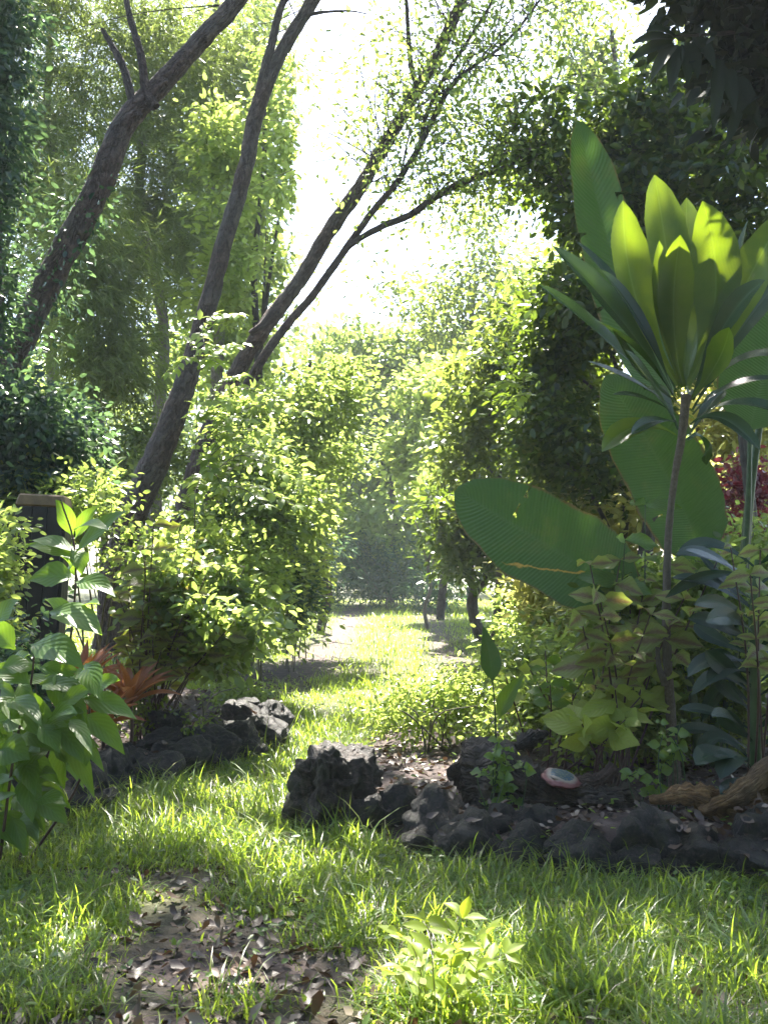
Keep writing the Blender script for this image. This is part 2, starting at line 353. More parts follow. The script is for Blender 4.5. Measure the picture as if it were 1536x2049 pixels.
def plain(name, col, rough=.6, nz=None):
    m, nt, N, L = newmat(name); tc = N.new('ShaderNodeTexCoord')
    n1 = noisetex(nt, nz or 20, 6, tc.outputs['Object'], .7)
    c = ramp(nt, n1, [(.3, tuple(x * .6 for x in col)), (.7, tuple(min(1, x * 1.35) for x in col))])
    bp = N.new('ShaderNodeBump'); bp.inputs['Strength'].default_value = .4; bp.inputs['Distance'].default_value = .01; L.new(n1, bp.inputs['Height'])
    p = N.new('ShaderNodeBsdfPrincipled'); L.new(c, p.inputs['Base Color']); p.inputs['Roughness'].default_value = rough; L.new(bp.outputs[0], p.inputs['Normal'])
    o = N.new('ShaderNodeOutputMaterial'); L.new(p.outputs[0], o.inputs[0]); return m
M_rib = plain('pale_midrib', (.09, .15, .045), .4, 12)
M_board = plain('charcoal_board', (.014, .012, .015), .6, 14)
M_cap = plain('weathered_cap_wood', (.15, .095, .045), .7, 12)
M_green = plain('green_stalk', (.035, .075, .022), .4, 12)
M_stemred = plain('dark_red_stem', (.07, .035, .03), .5, 30)

# ------------------------------------------------------------------ ground
LB = [G(-200, 1715), G(0, 1665), G(120, 1628), G(230, 1590), G(330, 1555), G(430, 1525), G(520, 1505), G(572, 1485)]    # front edge of left bed
LEFT_BED = [(p.x, p.y) for p in LB] + [(-.78, 8.6), (-1.5, 9.6), (-3.2, 10.2), (-6, 10), (-6, 4.2)]
RB = [G(600, 1645), G(700, 1668), G(770, 1690), G(900, 1718), G(1000, 1735), G(1250, 1755), G(1600, 1770), G(1900, 1770)]
RIGHT_BED = [(p.x, p.y) for p in RB] + [(4.5, 4.1), (4.5, 9), (.9, 9.2), (.35, 8.6), (-.05, 7.4), (-.36, 5.6)]
def inpoly(x, y, poly):
    x = np.asarray(x); y = np.asarray(y); c = np.zeros(x.shape, bool); n = len(poly)
    for i in range(n):
        x1, y1 = poly[i]; x2, y2 = poly[(i + 1) % n]
        if y1 == y2: continue
        c ^= ((y1 > y) != (y2 > y)) & (x < (x2 - x1) * (y - y1) / (y2 - y1) + x1)
    return c
def polydist(x, y, poly):
    d = np.full(np.shape(x), 1e9); n = len(poly)
    for i in range(n):
        a = np.array(poly[i]); b = np.array(poly[(i + 1) % n]); ab = b - a
        t = np.clip(((x - a[0]) * ab[0] + (y - a[1]) * ab[1]) / (ab @ ab), 0, 1)
        d = np.minimum(d, np.hypot(x - a[0] - t * ab[0], y - a[1] - t * ab[1]))
    return d
def nz2(x, y, s, o=0.0):
    return np.array([noise.noise(Vector((a * s + o, b * s - o, o))) for a, b in zip(np.ravel(x), np.ravel(y))]).reshape(np.shape(x))
def gz(x, y):
    x = np.asarray(x, float); y = np.asarray(y, float)
    z = .02 * np.sin(x * 1.7 + y * .6) * np.cos(y * 1.1 - x * .4) + .012 * np.sin(x * 4.3 + 1) * np.sin(y * 3.7)
    for poly, h in ((LEFT_BED, .13), (RIGHT_BED, .15)):
        ins = inpoly(x, y, poly); d = polydist(x, y, poly)
        z = z + np.where(ins, h * np.clip(d / .16, 0, 1), 0)
    return z
def gz1(x, y): return float(gz(np.array([x]), np.array([y]))[0])

def dirt(x, y):
    """0..1 bare soil"""
    e = lambda cx, cy_, rx, ry: np.exp(-(((x - cx) / rx) ** 2 + ((y - cy_) / ry) ** 2))
    a, b = G(470, 1960), G(400, 1860)
    d = 1.2 * e(a.x, a.y + .05, .50, .28) + .85 * e(b.x, 3.75, .34, .30) + 1.1 * e(-.75, 2.75, .7, .20) + 1.0 * e(-.15, 2.78, .5, .17) + .7 * e(-.95, 4.2, .5, .12) + .5 * e(.5, 2.8, .5, .1) + .55 * e(1.0, 2.95, .35, .15)
    l0 = np.interp(y, [10.5, 12, 14, 18, 26, 34], [-1.35, -1.2, -.95, -.80, -.85, -.8]); w = np.interp(y, [10.5, 13, 16, 34], [.5, .55, .38, .35])
    d = d + np.where((y > 10.2) & (y < 34), 1.0 * np.exp(-((x - l0) / w) ** 2), 0)
    r0 = np.interp(y, [10.5, 13, 16, 26, 34], [.95, .95, .95, 1.2, 1.3])
    d = d + np.where((y > 11.0) & (y < 34), .8 * np.exp(-((x - r0) / .33) ** 2), 0)
    d = d + .5 * np.exp(-((y - 12.2) / .5) ** 2) * (np.abs(x) < 1.6)
    return d

M_soil, nt, N, L = newmat('ground_soil')
tc = N.new('ShaderNodeTexCoord'); n1 = noisetex(nt, 9, 8, tc.outputs['Object'], .75); n2 = noisetex(nt, 60, 4, tc.outputs['Object'], .7); n3 = noisetex(nt, 1.2, 3, tc.outputs['Object'])
at = N.new('ShaderNodeAttribute'); at.attribute_name = 'dirt'
cd = ramp(nt, n1, [(.28, (.026, .018, .017)), (.5, (.062, .042, .038)), (.72, (.15, .108, .095))])
cg = ramp(nt, n1, [(.3, (.035, .045, .014)), (.6, (.075, .085, .025)), (.8, (.13, .115, .05))])
c = mixcol(nt, at.outputs['Fac'], cg, cd)
bp = N.new('ShaderNodeBump'); bp.inputs['Strength'].default_value = .8; bp.inputs['Distance'].default_value = .03; L.new(math_(nt, 'ADD', n1, math_(nt, 'MULTIPLY', n2, .4)), bp.inputs['Height'])
p = N.new('ShaderNodeBsdfPrincipled'); L.new(c, p.inputs['Base Color']); p.inputs['Roughness'].default_value = .9; L.new(bp.outputs[0], p.inputs['Normal'])
o = N.new('ShaderNodeOutputMaterial'); L.new(p.outputs[0], o.inputs[0])

xs = np.concatenate([np.linspace(-250, -12, 14), np.linspace(-10, -4.2, 16), np.arange(-4, 4.5, .09), np.linspace(4.7, 10, 14), np.linspace(12, 250, 14)])
ys = np.concatenate([np.linspace(-30, 1, 8), np.arange(1.2, 10.5, .09), np.linspace(10.7, 36, 90), np.linspace(38, 300, 18)])
X, Y = np.meshgrid(xs, ys, indexing='ij'); Z = gz(X, Y) + .012 * nz2(X, Y, 5)
v = np.stack([X, Y, Z], -1).reshape(-1, 3); ny = len(ys)
i, j = np.meshgrid(np.arange(len(xs) - 1), np.arange(ny - 1), indexing='ij'); i = i.ravel(); j = j.ravel()
f = np.stack([i * ny + j, (i + 1) * ny + j, (i + 1) * ny + j + 1, i * ny + j + 1], 1)
me = mesh_np('ground', v, f, smooth=True)
da = np.clip(dirt(X, Y) + .35 * nz2(X, Y, 2.2, 3.), 0, 1); bed = inpoly(X, Y, LEFT_BED) | inpoly(X, Y, RIGHT_BED); da = np.where(bed, 1, da)
far = np.hypot(X, Y) > 33; da = np.where(far, .2, da)
a_ = me.attributes.new('dirt', 'FLOAT', 'POINT'); a_.data.foreach_set('value', da.ravel().astype(np.float32))
link('ground', me, mat=M_soil, kind='structure')

# ------------------------------------------------------------------ grass
def grass(name, n, xr, yr, hmin, hmax, wid, seg, label, dens=None, mat=None, lean=.75, cfun=None):
    # density ~ 1/y^p so nearer ground gets more
    u = RNG.random(n); y = yr[0] * (yr[1] / yr[0]) ** u if dens is None else yr[0] + (yr[1] - yr[0]) * u ** dens
    half = y * .42 + 1.5
    x = RNG.uniform(-1, 1, n) * np.minimum(half, xr)
    cl = nz2(x, y, 3.1, 7.); cl2 = nz2(x, y, .9, 2.)
    dd = dirt(x, y)
    bed = inpoly(x, y, LEFT_BED) | inpoly(x, y, RIGHT_BED)
    edge = np.minimum(polydist(x, y, LEFT_BED), polydist(x, y, RIGHT_BED))
    pr = np.clip(1.05 - dd * 1.15 + cl * .7, 0.03, 1) * np.where(bed, .0, 1)
    k = RNG.random(n) < pr
    x, y, cl, cl2, edge, dd = x[k], y[k], cl[k], cl2[k], edge[k], dd[k]; n = len(x)
    h = RNG.uniform(hmin, hmax, n) * (1 + .6 * cl + .7 * cl2) * (1 - .45 * np.clip(dd, 0, 1)) * np.where(edge < .25, 1.25, 1) * RNG.choice([.7, .85, 1, 1, 1.5, 2.1], n)
    z = gz(x, y) - .005
    az = RNG.uniform(0, 2 * np.pi, n); dirv = np.stack([np.cos(az), np.sin(az), np.zeros(n)], 1)
    sa = az + np.pi / 2; sv = np.stack([np.cos(sa), np.sin(sa), np.zeros(n)], 1)
    ln = RNG.uniform(.15, 1, n) * lean * 2
    wd = wid * RNG.uniform(.6, 1.4, n)
    t = np.linspace(0, 1, seg + 1)
    base = np.stack([x, y, z], 1)
    V = []
    for q in t:
        c = base + dirv * (ln * h * q ** 2)[:, None] + np.array((0, 0, 1)) * (h * (q - .35 * ln * q ** 2.5))[:, None]
        w_ = wd * (1 - q ** 1.6) * (.65 + .7 * q if q < .5 else 1)
        if q < 1: V += [c - sv * w_[:, None] * .5, c + sv * w_[:, None] * .5]
        else: V += [c]
    V = np.stack(V, 1); nv = V.shape[1]
    fc = []
    for s_ in range(seg - 1):
        a = 2 * s_; fc += [(a, a + 1, a + 3), (a, a + 3, a + 2)]
    a = 2 * (seg - 1); fc += [(a, a + 1, a + 2)]
    f = np.array(fc)[None] + (np.arange(n) * nv)[:, None, None]
    me = mesh_np(name, V.reshape(-1, 3), f.reshape(-1, 3), smooth=True)
    ob = link(name, me, kind='stuff', mat=mat or M_grass); tagit(ob, label, 'grass'); return ob
grass('grass', 330000, 9, (2.2, 11), .018, .095, .0085, 3, 'shaggy green grass covering the path between the two stone edged beds')
grass('distant_grass', 110000, 9, (10.5, 36), .05, .12, .014, 2, 'sunlit short grass of the track beyond the garden beds', dens=1.2)

grass('dry_grass', 22000, 9, (2.2, 9), .03, .10, .004, 3, 'straw coloured dead blades lying among the green grass', mat=M_litter, lean=1.3)
grass('coarse_grass', 20000, 9, (2.2, 8.5), .05, .115, .010, 4, 'coarse wide grass blades standing taller in tufts', lean=.7)
def scatter_flat(name, n, xr, yr, size, T, mat, label, cat, prob, zoff=.01, tilt=.5, lift=0.0):
    u = RNG.random(n); y = yr[0] * (yr[1] / yr[0]) ** u; x = RNG.uniform(-1, 1, n) * np.minimum(y * .42 + 1.5, xr)
    k = RNG.random(n) < prob(x, y); x = x[k]; y = y[k]; n = len(x)
    pos = np.stack([x, y, gz(x, y) + zoff + RNG.uniform(0, 1, n) ** 2 * lift], 1)
    d = rand_dirs(n); d[:, 2] *= .35; nm = rand_dirs(n) * tilt + np.array((0, 0, 1.))
    v, f = stamp(T, pos, d, nm, size * RNG.uniform(.5, 1.3, n))
    ob = link(name, mesh_np(name, v, f), kind='stuff', mat=mat); tagit(ob, label, cat); return ob
isbed = lambda x, y: inpoly(x, y, LEFT_BED) | inpoly(x, y, RIGHT_BED)
T_CURL = tpl([(0, 0, .05), (.3, .22, .16), (.7, .2, .02), (1, 0, .16), (.72, -.22, .18), (.3, -.2, .02), (.5, 0, -.02)],
             [(0, 6, 1), (1, 6, 2), (2, 6, 3), (3, 6, 4), (4, 6, 5), (5, 6, 0)])
scatter_flat('fallen_leaves', 22000, 6, (2.2, 12), .065, T_CURL, M_litter, 'curled dry brown leaves littering bare soil and the garden beds', 'leaf litter',
             lambda x, y: np.where(isbed(x, y), .95, np.clip(dirt(x, y) * .75 - .12, .02, .7)))
scatter_flat('low_weeds', 36000, 6, (2.2, 9), .034, T_HEX, M_weed, 'small round leaved weeds growing among the grass', 'weeds',
             lambda x, y: np.where(isbed(x, y), .12, np.clip(.6 + nz2(x, y, 1.4, 5.) - .75 * np.clip(dirt(x, y), 0, 1), .06, 1)), zoff=.015, lift=.06)
scatter_flat('soil_crumbs', 9000, 5, (2.2, 9), .03, T_CURL, M_barkd, 'dark crumbs of bark and soil on the bare patches', 'soil crumbs',
             lambda x, y: np.where(isbed(x, y), .8, np.clip(dirt(x, y) - .2, 0, 1)))

# ------------------------------------------------------------------ rocks
def rock_mesh(name, seed, sub=3, rough=.35, box=.0, cut=True):
    import bmesh
    bm = bmesh.new(); bmesh.ops.create_icosphere(bm, subdivisions=sub, radius=1)
    o = Vector((seed * 7.3, seed * 3.1, seed * 1.7))
    rq = random.Random(seed * 13.7); planes = [(Vector((rq.gauss(0, 1), rq.gauss(0, 1), rq.gauss(0, 1))).normalized(), rq.uniform(.58, .9)) for _ in range(13)] if cut else []
    for v in bm.verts:
        p = v.co.copy()
        for pn, pd in planes:
            q_ = p.dot(pn)
            if q_ > pd: p -= pn * (q_ - pd) * .92
        if box: p = Vector([math.copysign(abs(c) ** (1 - box), c) for c in p])
        d = 1 + rough * noise.noise(p * 1.1 + o) + rough * .55 * noise.ridged_multi_fractal(p * 1.6 + o, 1, 2, 4, 1, 2) * .3 + rough * .4 * noise.noise(p * 4.2 + o) + rough * .2 * noise.noise(p * 9 + o)
        v.co = p * d
    me = bpy.data.meshes.new(name); bm.to_mesh(me); bm.free()
    me.polygons.foreach_set('use_smooth', np.ones(len(me.polygons), bool)); return me
RM = [rock_mesh('stone', s * 1.37 + 2, 4, .42, .0) for s in range(9)]
def stones(border, lst, name='stone', mat=M_rock):
    for k, (px, py, w, h, Yd) in enumerate(lst):
        me = RM[random.randrange(len(RM))]
        if not me.materials: me.materials.append(mat)
        o = bpy.data.objects.new(name, me); COL.objects.link(o); o.parent = border
        c = P(px, py, Yd); o.location = c - border.location
        s = Yd / F * .5
        o.scale = (w * s * 1.12, random.uniform(.8, 1.1) * w * s * .9, h * s * 1.12)
        o.rotation_euler = (random.uniform(-.25, .25), random.uniform(-.25, .25), random.uniform(-.5, .5))
lb = empty('stone_border', G(300, 1570), 'row of dark lava stones edging the left bed, running back to the path', 'stone border')
L_ST = [(60, 1610, 160, 130, 5.15), (160, 1585, 130, 120, 5.4), (-60, 1640, 150, 140, 4.95), (215, 1550, 120, 110, 5.75), (290, 1535, 120, 95, 5.95), (350, 1512, 110, 90, 6.2), (415, 1500, 110, 80, 6.5), (470, 1480, 100, 80, 6.8), (520, 1470, 90, 80, 7.0),
        (545, 1445, 70, 75, 7.15), (485, 1430, 80, 60, 7.3), (440, 1455, 70, 55, 7.0), (535, 1418, 60, 40, 7.4), (395, 1472, 80, 50, 6.7), (320, 1490, 80, 60, 6.4), (255, 1515, 90, 60, 6.0), (130, 1560, 90, 60, 5.7), (490, 1410, 50, 36, 7.5), (560, 1475, 50, 50, 7.1), (325, 1440, 75, 60, 6.6), (190, 1600, 70, 60, 5.3)]
stones(lb, [(a, b + 8, c, d, e) for a, b, c, d, e in L_ST])
rb = empty('stone_border', G(1100, 1740), 'row of low dark stones along the front of the right bed, littered with dry leaves', 'stone border')
R_ST = [(800, 1640, 120, 110, 4.85), (880, 1655, 130, 100, 4.7), (950, 1690, 130, 100, 4.5), (1010, 1670, 110, 90, 4.6), (1065, 1665, 120, 80, 4.55), (1050, 1705, 120, 90, 4.4), (1150, 1700, 130, 80, 4.35), (1185, 1735, 110, 80, 4.25),
        (1290, 1700, 140, 120, 4.3), (1270, 1740, 90, 60, 4.2), (1400, 1715, 130, 90, 4.25), (1480, 1735, 120, 80, 4.2), (1530, 1690, 130, 110, 4.3), (1620, 1720, 140, 110, 4.25), (740, 1640, 70, 70, 4.8), (845, 1690, 70, 50, 4.6), (1120, 1740, 80, 50, 4.25), (1360, 1750, 80, 50, 4.2)]
stones(rb, [(a, b - 6, c * .92, d * 1.1, e) for a, b, c, d, e in R_ST])
bo = bpy.data.objects.new('boulder', rock_mesh('boulder', 31, 6, .50, .30)); COL.objects.link(bo); bo.data.materials.append(M_rock2)
bo.location = P(665, 1572, 5.0); bo.scale = (.205, .22, .235); bo.rotation_euler = (.1, .1, .4)
tagit(bo, 'large rugged brown lava boulder at the end of the right stone border', 'boulder')
st = bpy.data.objects.new('painted_stone', rock_mesh('painted_stone', 33, 4, .32, .05, False)); COL.objects.link(st)
M_ps, nt, N, L = newmat('painted_stone'); tc = N.new('ShaderNodeTexCoord'); sx = N.new('ShaderNodeSeparateXYZ'); L.new(tc.outputs['Object'], sx.inputs[0])
r_ = math_(nt, 'SQRT', math_(nt, 'ADD', math_(nt, 'POWER', math_(nt, 'ADD', math_(nt, 'ABSOLUTE', sx.outputs[0]), 0.0), 2.0), math_(nt, 'POWER', math_(nt, 'ABSOLUTE', sx.outputs[1]), 2.0)))
nn_ = noisetex(nt, 6, 4, tc.outputs['Object']); c1 = ramp(nt, nn_, [(.4, (.02, .06, .12)), (.5, (.05, .08, .08)), (.62, (.15, .15, .12))])
c = ramp(nt, math_(nt, 'ADD', r_, math_(nt, 'MULTIPLY', nn_, .2)), [(.72, (0, 0, 0)), (.78, (1, 1, 1))]); edge = ramp(nt, r_, [(.75, (.25, .21, .17)), (.95, (.15, .045, .045))])
c = mixcol(nt, c, c1, edge); p = N.new('ShaderNodeBsdfPrincipled'); L.new(c, p.inputs['Base Color']); p.inputs['Roughness'].default_value = .5
o = N.new('ShaderNodeOutputMaterial'); L.new(p.outputs[0], o.inputs[0]); st.data.materials.append(M_ps)
st.location = P(1122, 1558, 4.80); st.scale = (.088, .08, .026); st.rotation_euler = (.30, .10, .5)
tagit(st, 'flat painted stone with a blue picture and red rim lying on the rotten log', 'stone')

from mathutils.bvhtree import BVHTree
def litter_on(objs, n, size, name, label):
    V, Fc = [], []; o_ = 0
    for ob in objs:
        loc = ob.location + (ob.parent.location if ob.parent else Vector())
        M_ = Matrix.LocRotScale(loc, ob.rotation_euler, ob.scale)
        V += [M_ @ v.co for v in ob.data.vertices]; Fc += [[i + o_ for i in p.vertices] for p in ob.data.polygons]; o_ = len(V)
    tree_ = BVHTree.FromPolygons(V, Fc); A = np.array(V); lo, hi = A.min(0), A.max(0); pos, nm = [], []
    for _ in range(n * 3):
        h, nn_, _i, _d = tree_.ray_cast(Vector((random.uniform(lo[0], hi[0]), random.uniform(lo[1], hi[1]), 2)), Vector((0, 0, -1)))
        if h is not None and nn_.z > .55 and noise.noise(h * 3) > -.12: pos.append(h + nn_ * .004); nm.append(nn_)
        if len(pos) >= n: break
    pos = np.array(pos); nm = np.array(nm) + RNG.normal(size=pos.shape) * .25
    v, f = stamp(T_CURL, pos, rand_dirs(len(pos)) * (1, 1, .3), nm, size * RNG.uniform(.5, 1.3, len(pos)))
    tagit(link(name, mesh_np(name, v, f), kind='stuff', mat=M_litter), label, 'leaf litter')
litter_on(list(rb.children), 300, .06, 'fallen_leaves', 'dry brown leaves caught between and on top of the right border stones')
litter_on(list(lb.children), 160, .05, 'fallen_leaves', 'dry brown leaves caught on the left border stones')

# ------------------------------------------------------------------ logs
def lumpy_log(name, pts, rad, mat, label, cat, sides=22, rough=.22, cap=True):
    v, f, uv = tube_data(pts, rad, sides, 10, rough)
    o_ = link(name, mesh_np(name, v, f, uv, smooth=True), mat=mat); tagit(o_, label, cat); return o_
lumpy_log('rotten_log', [P(925, 1560, 5.0), P(935, 1558, 5.0), P(1000, 1560, 4.95), P(1090, 1590, 4.9), P(1190, 1600, 4.85), P(1270, 1602, 4.85), P(1275, 1602, 4.85)], [.01, .15, .16, .11, .085, .055, .005], M_barkd,
          'dark rotten log lying behind the right stone border, painted stone on top', 'log')
lumpy_log('twisted_branch', [P(1085, 1590, 4.9), P(1150, 1570, 4.85), P(1200, 1560, 4.85), P(1228, 1530, 4.85)], [.03, .045, .035, .025], M_bark,
          'short crooked branch stub sticking up beside the painted stone', 'branch', 12, .2)
lumpy_log('fallen_bark_piece', [P(1030, 1495, 5.4), P(1060, 1480, 5.45), P(1095, 1465, 5.5)], [.02, .05, .012], M_barkd,
          'small dark upturned chunk of wood behind the rotten log', 'wood chunk', 10, .3)
lumpy_log('driftwood', [P(1300, 1602, 4.7), P(1380, 1590, 4.62), P(1450, 1610, 4.6), P(1540, 1600, 4.6), P(1660, 1560, 4.6)], [.02, .05, .085, .12, .10], M_wood,
          'weathered golden brown driftwood trunk at the right edge of the bed', 'driftwood', 24, .2)
lumpy_log('driftwood_branch', [P(1400, 1625, 4.55), P(1480, 1585, 4.5), P(1560, 1520, 4.5), P(1640, 1450, 4.5)], [.02, .045, .05, .04], M_wood,
          'thinner driftwood limb rising to the right edge of the photo', 'driftwood', 16, .15)

# ------------------------------------------------------------------ post
pb = P(62, 1340, 7.0); pb.z = 0
post = empty('wooden_post', pb, 'charcoal board clad square post with a pale wooden cap behind the left bed', 'post')
import bmesh
def box_me(name, cx, cy_, cz, sx_, sy_, sz_, taper=0.0, bev=.004):
    bm = bmesh.new(); bmesh.ops.create_cube(bm, size=1)
    for v in bm.verts:
        k = 1 - taper * (v.co.z + .5)
        v.co = Vector((cx + v.co.x * sx_ * k, cy_ + v.co.y * sy_ * k, cz + v.co.z * sz_))
    bmesh.ops.bevel(bm, geom=bm.edges[:], offset=bev, segments=1, affect='EDGES')
    me = bpy.data.meshes.new(name); bm.to_mesh(me); bm.free(); return me
H_ = 1.70
for face, (dx, dy) in enumerate(((0, -1), (1, 0), (-1, 0), (0, 1))):
    for k in range(3):
        off = (k - 1) * .118
        if dx == 0: me = box_me('board', off, dy * .17, H_ / 2, .113, .022, H_)
        else: me = box_me('board', dx * .19, off * .9, H_ / 2, .022, .103, H_)
        o = link('board', me, post, mat=M_board, world=False)
o = link('core', box_me('core', 0, 0, H_ / 2 - .01, .35, .31, H_ - .02), post, mat=M_board, world=False)
o = link('cap', box_me('cap', 0, 0, H_ + .045, .40, .38, .085, .12, .012), post, mat=M_cap, world=False)
post.rotation_euler = (0, R(2.5), R(8)); post.scale = (.85, .85, 1)

# ------------------------------------------------------------------ spots kept sunlit by cutting leaves out of the canopy
def lit(px, py, Y, r): LIT.append((P(px, py, Y), r))
def litg(px, py, r): LIT.append((G(px, py), r))
litg(480, 1600, .4); litg(650, 1700, .26); litg(520, 1720, .22); litg(1000, 1900, .12); litg(730, 1850, .12); litg(1300, 1900, .10); litg(380, 1690, .2); litg(560, 1760, .15); litg(900, 1930, .22); litg(820, 1990, .2); litg(300, 1800, .12); litg(60, 1900, .15); litg(900, 1960, .20); litg(980, 2030, .13); litg(600, 1640, .16); litg(470, 1960, .12); litg(560, 1600, .22); litg(660, 1700, .10); litg(1400, 2000, .07); litg(250, 1690, .12); litg(130, 1880, .10); litg(620, 1530, .28)
litg(860, 2000, .16); litg(420, 1640, .13); litg(1150, 1850, .06); litg(480, 1690, .14); litg(700, 1780, .07)
for _y, _r in ((11.5, 1.2), (13.5, 1.4), (16.5, 1.6), (19, 1.5), (23, 1.6)):
    LIT.append((Vector((-.5, _y, 0)), _r))
LIT.append((Vector((-.9, 8.6, 0)), .5)); LIT.append((Vector((-.35, 9.8, 0)), .7))
lit(880, 1900, 3.0, .30); lit(1310, 370, 5.15, .10); lit(1412, 430, 5.05, .11); lit(1245, 420, 5.05, .10); lit(1215, 890, 5.0, .08); lit(1550, 470, 5.0, .12); lit(1440, 560, 5.0, .06)
lit(150, 1240, 4.2, .07); lit(60, 1440, 4.2, .08); lit(85, 1160, 4.3, .06); lit(10, 1130, 4.5, .12)
lit(250, 1310, 6.3, .12); lit(150, 1330, 6.3, .08); lit(480, 1150, 6.8, .5); lit(540, 1200, 7.5, .5); lit(350, 1060, 6.5, .16); lit(900, 1400, 6.2, .35); lit(820, 1420, 6.5, .35); lit(670, 1500, 5.1, .13); lit(1000, 1500, 5.5, .08); lit(1240, 1400, 5.0, .07); lit(1020, 1200, 8, .4)
lit(540, 1420, 7.4, .25); lit(850, 1560, 5.5, .16); lit(1230, 1130, 5.2, .08); lit(1120, 1330, 6.0, .12); lit(1000, 1380, 6, .15)

# ------------------------------------------------------------------ trees
def tree(name, label, cat, base, limbs, bark, crowns, group=None, leafname='crown', fine=None):
    """limbs: list of (points, radii); first is the trunk. crowns: list of (mesh, material)"""
    t = empty(name, base, label, cat, group)
    for k, (pts, rad) in enumerate(limbs):
        nm = 'trunk' if k == 0 else 'branch'
        link(nm, tube(nm, pts, rad, 14 if rad[0] > .08 else 8, 8, .07), t, mat=bark)
    if fine: link('twigs', tubes('twigs', fine), t, mat=bark)
    for me, m in crowns: link(leafname, me, t, mat=m)
    return t
def pxr(w, Y): return w * Y / F / 2 * .76
def limb(pts, Y, w, Y2=None):
    n = len(pts); out = []
    for k, (a, b) in enumerate(pts):
        y = Y + ((Y2 or Y) - Y) * k / max(1, n - 1); out.append(P(a, b, y))
    ws = np.linspace(w[0], w[1], n) if len(w) == 2 else w
    return out, [pxr(q, Y) for q in ws]
def drop(pts):
    p = Vector(pts[0]); p.z = -.1; return p
def twigs_from(pts, n, length, r0=.008, up=.4, seed=0):
    rr = random.Random(seed); out = []; ends = []
    pr = catmull(pts, 6)
    for _ in range(n):
        a = Vector(pr[rr.randrange(len(pr) // 4, len(pr))]); d = Vector((rr.gauss(0, 1), rr.gauss(0, .6), rr.gauss(up, .7))).normalized()
        l = length * rr.uniform(.4, 1.2); m = a + d * l * .5 + Vector((rr.gauss(0, .1), 0, rr.gauss(0, .1))) * l; e = a + d * l + Vector((0, 0, -.12 * l))
        out.append(([a, m, e], [r0, r0 * .7, r0 * .3])); ends += [(a + m) / 2, m, (m + e) / 2, e]
    return out, ends
def sprigs(name, pts, per, size, r, T=T_HEX, holes=False, droop=.4):
    pts = np.array([tuple(p) for p in pts]); n = len(pts) * per; base = np.repeat(pts, per, 0)
    off = RNG.normal(size=(n, 3)) * r; pos = base + off
    if holes:
        k = clear_sun(pos); pos = pos[k]; off = off[k]; n = len(pos)
    d = unit(off / r + RNG.normal(size=(n, 3)) * .6 + np.array((0, 0, -droop)))
    v, f = stamp(T, pos, d, rand_dirs(n, 1.), size * RNG.uniform(.5, 1.3, n)); return mesh_np(name, v, f)

def above(X, Yy, Z, rx, ry, rz): return (np.array((X, Yy, Z)), np.array((rx, ry, rz)))
# the four leaning trees on the left; their upper crowns, out of view, are shaped to shade the foreground
GL = 'trees leaning over the track'
t1 = limb([(-170, 1390), (-90, 1000), (40, 690), (110, 540), (190, 390), (250, 250), (330, 160), (420, 60), (490, -20), (700, -330), (900, -520)], 10, (95, 92, 70, 74, 72, 66, 56, 52, 50, 38, 20), 10.5)
t1b = limb([(278, 235), (262, 190), (245, 130), (205, 58)], 10.2, (26, 24, 22, 12))
t1c = limb([(310, 215), (292, 180), (282, 110), (262, 40), (240, -60)], 10.2, (30, 26, 22, 18, 14))
tw, en = twigs_from(t1[0][7:], 26, 1.6, seed=3)
cr1 = crown('crown', [above(-3.2, 11.4, 11.0, 2.6, 3.0, 1.2), above(-.9, 11.7, 11.2, 2.2, 3.0, 1.1)], 1300, 24, .12, T_RHOMB, .45, holes=True, gap=-.28)
tree('leaning_tree', 'thick rough barked trunk leaning right from the ivy, forked with a bare broken stub', 'tree', drop(t1[0]), [t1, t1b, t1c], M_bark, [(cr1, M_mid)], GL, fine=tw)
t2 = limb([(215, 1300), (250, 1080), (300, 950), (345, 840), (380, 740), (420, 600), (450, 480), (490, 340), (512, 230), (555, 120), (620, 10), (700, -120), (800, -330)], 11, (80, 78, 74, 66, 58, 50, 46, 44, 44, 38, 36, 28, 14), 11.2)
t2b = limb([(508, 250), (522, 170), (545, 80), (560, 20), (590, -60), (600, -250)], 11.1, (26, 26, 24, 22, 18, 10))
t2c = limb([(615, 30), (650, 24), (700, 22), (735, 28)], 11.1, (12, 8, 5, 3))
tw, en = twigs_from(t2[0][9:] , 20, 1.5, seed=5)
cr2 = crown('crown', [above(1.0, 11.6, 11.3, 2.0, 3.0, 1.1), above(2.8, 11.4, 11.2, 2.0, 3.2, 1.2)], 1700, 25, .12, T_RHOMB, .45, holes=True, gap=-.38)
tree('leaning_tree', 'slender grey brown trunk rising behind the bright shrub and forking in two near the top', 'tree', drop(t2[0]), [t2, t2b, t2c], M_bark, [(cr2, M_mid)], GL, fine=tw)
t3 = limb([(330, 1330), (350, 1120), (372, 1010), (405, 900), (440, 810), (500, 700), (540, 640), (600, 560), (660, 460), (720, 375), (770, 290), (820, 205), (875, 110), (915, 20), (960, -80), (1050, -300)], 11.6, (60, 58, 54, 48, 44, 44, 44, 42, 42, 40, 38, 36, 34, 32, 26, 12), 12.2)
t3b = limb([(835, 180), (822, 130), (816, 60), (812, -10), (800, -200)], 12.0, (15, 14, 12, 10, 6))
t3c = limb([(545, 625), (525, 650), (500, 668)], 11.5, (22, 20, 16))
tw, en = twigs_from(t3[0][7:], 85, 1.8, .008, seed=9)
cr3 = sprigs('crown', en, 10, .08, .15)
cr3b = crown('crown', [above(4.4, 11.8, 11.6, 2.2, 3.0, 1.2)], 700, 26, .11, T_RHOMB, .5, holes=True, gap=-.5)
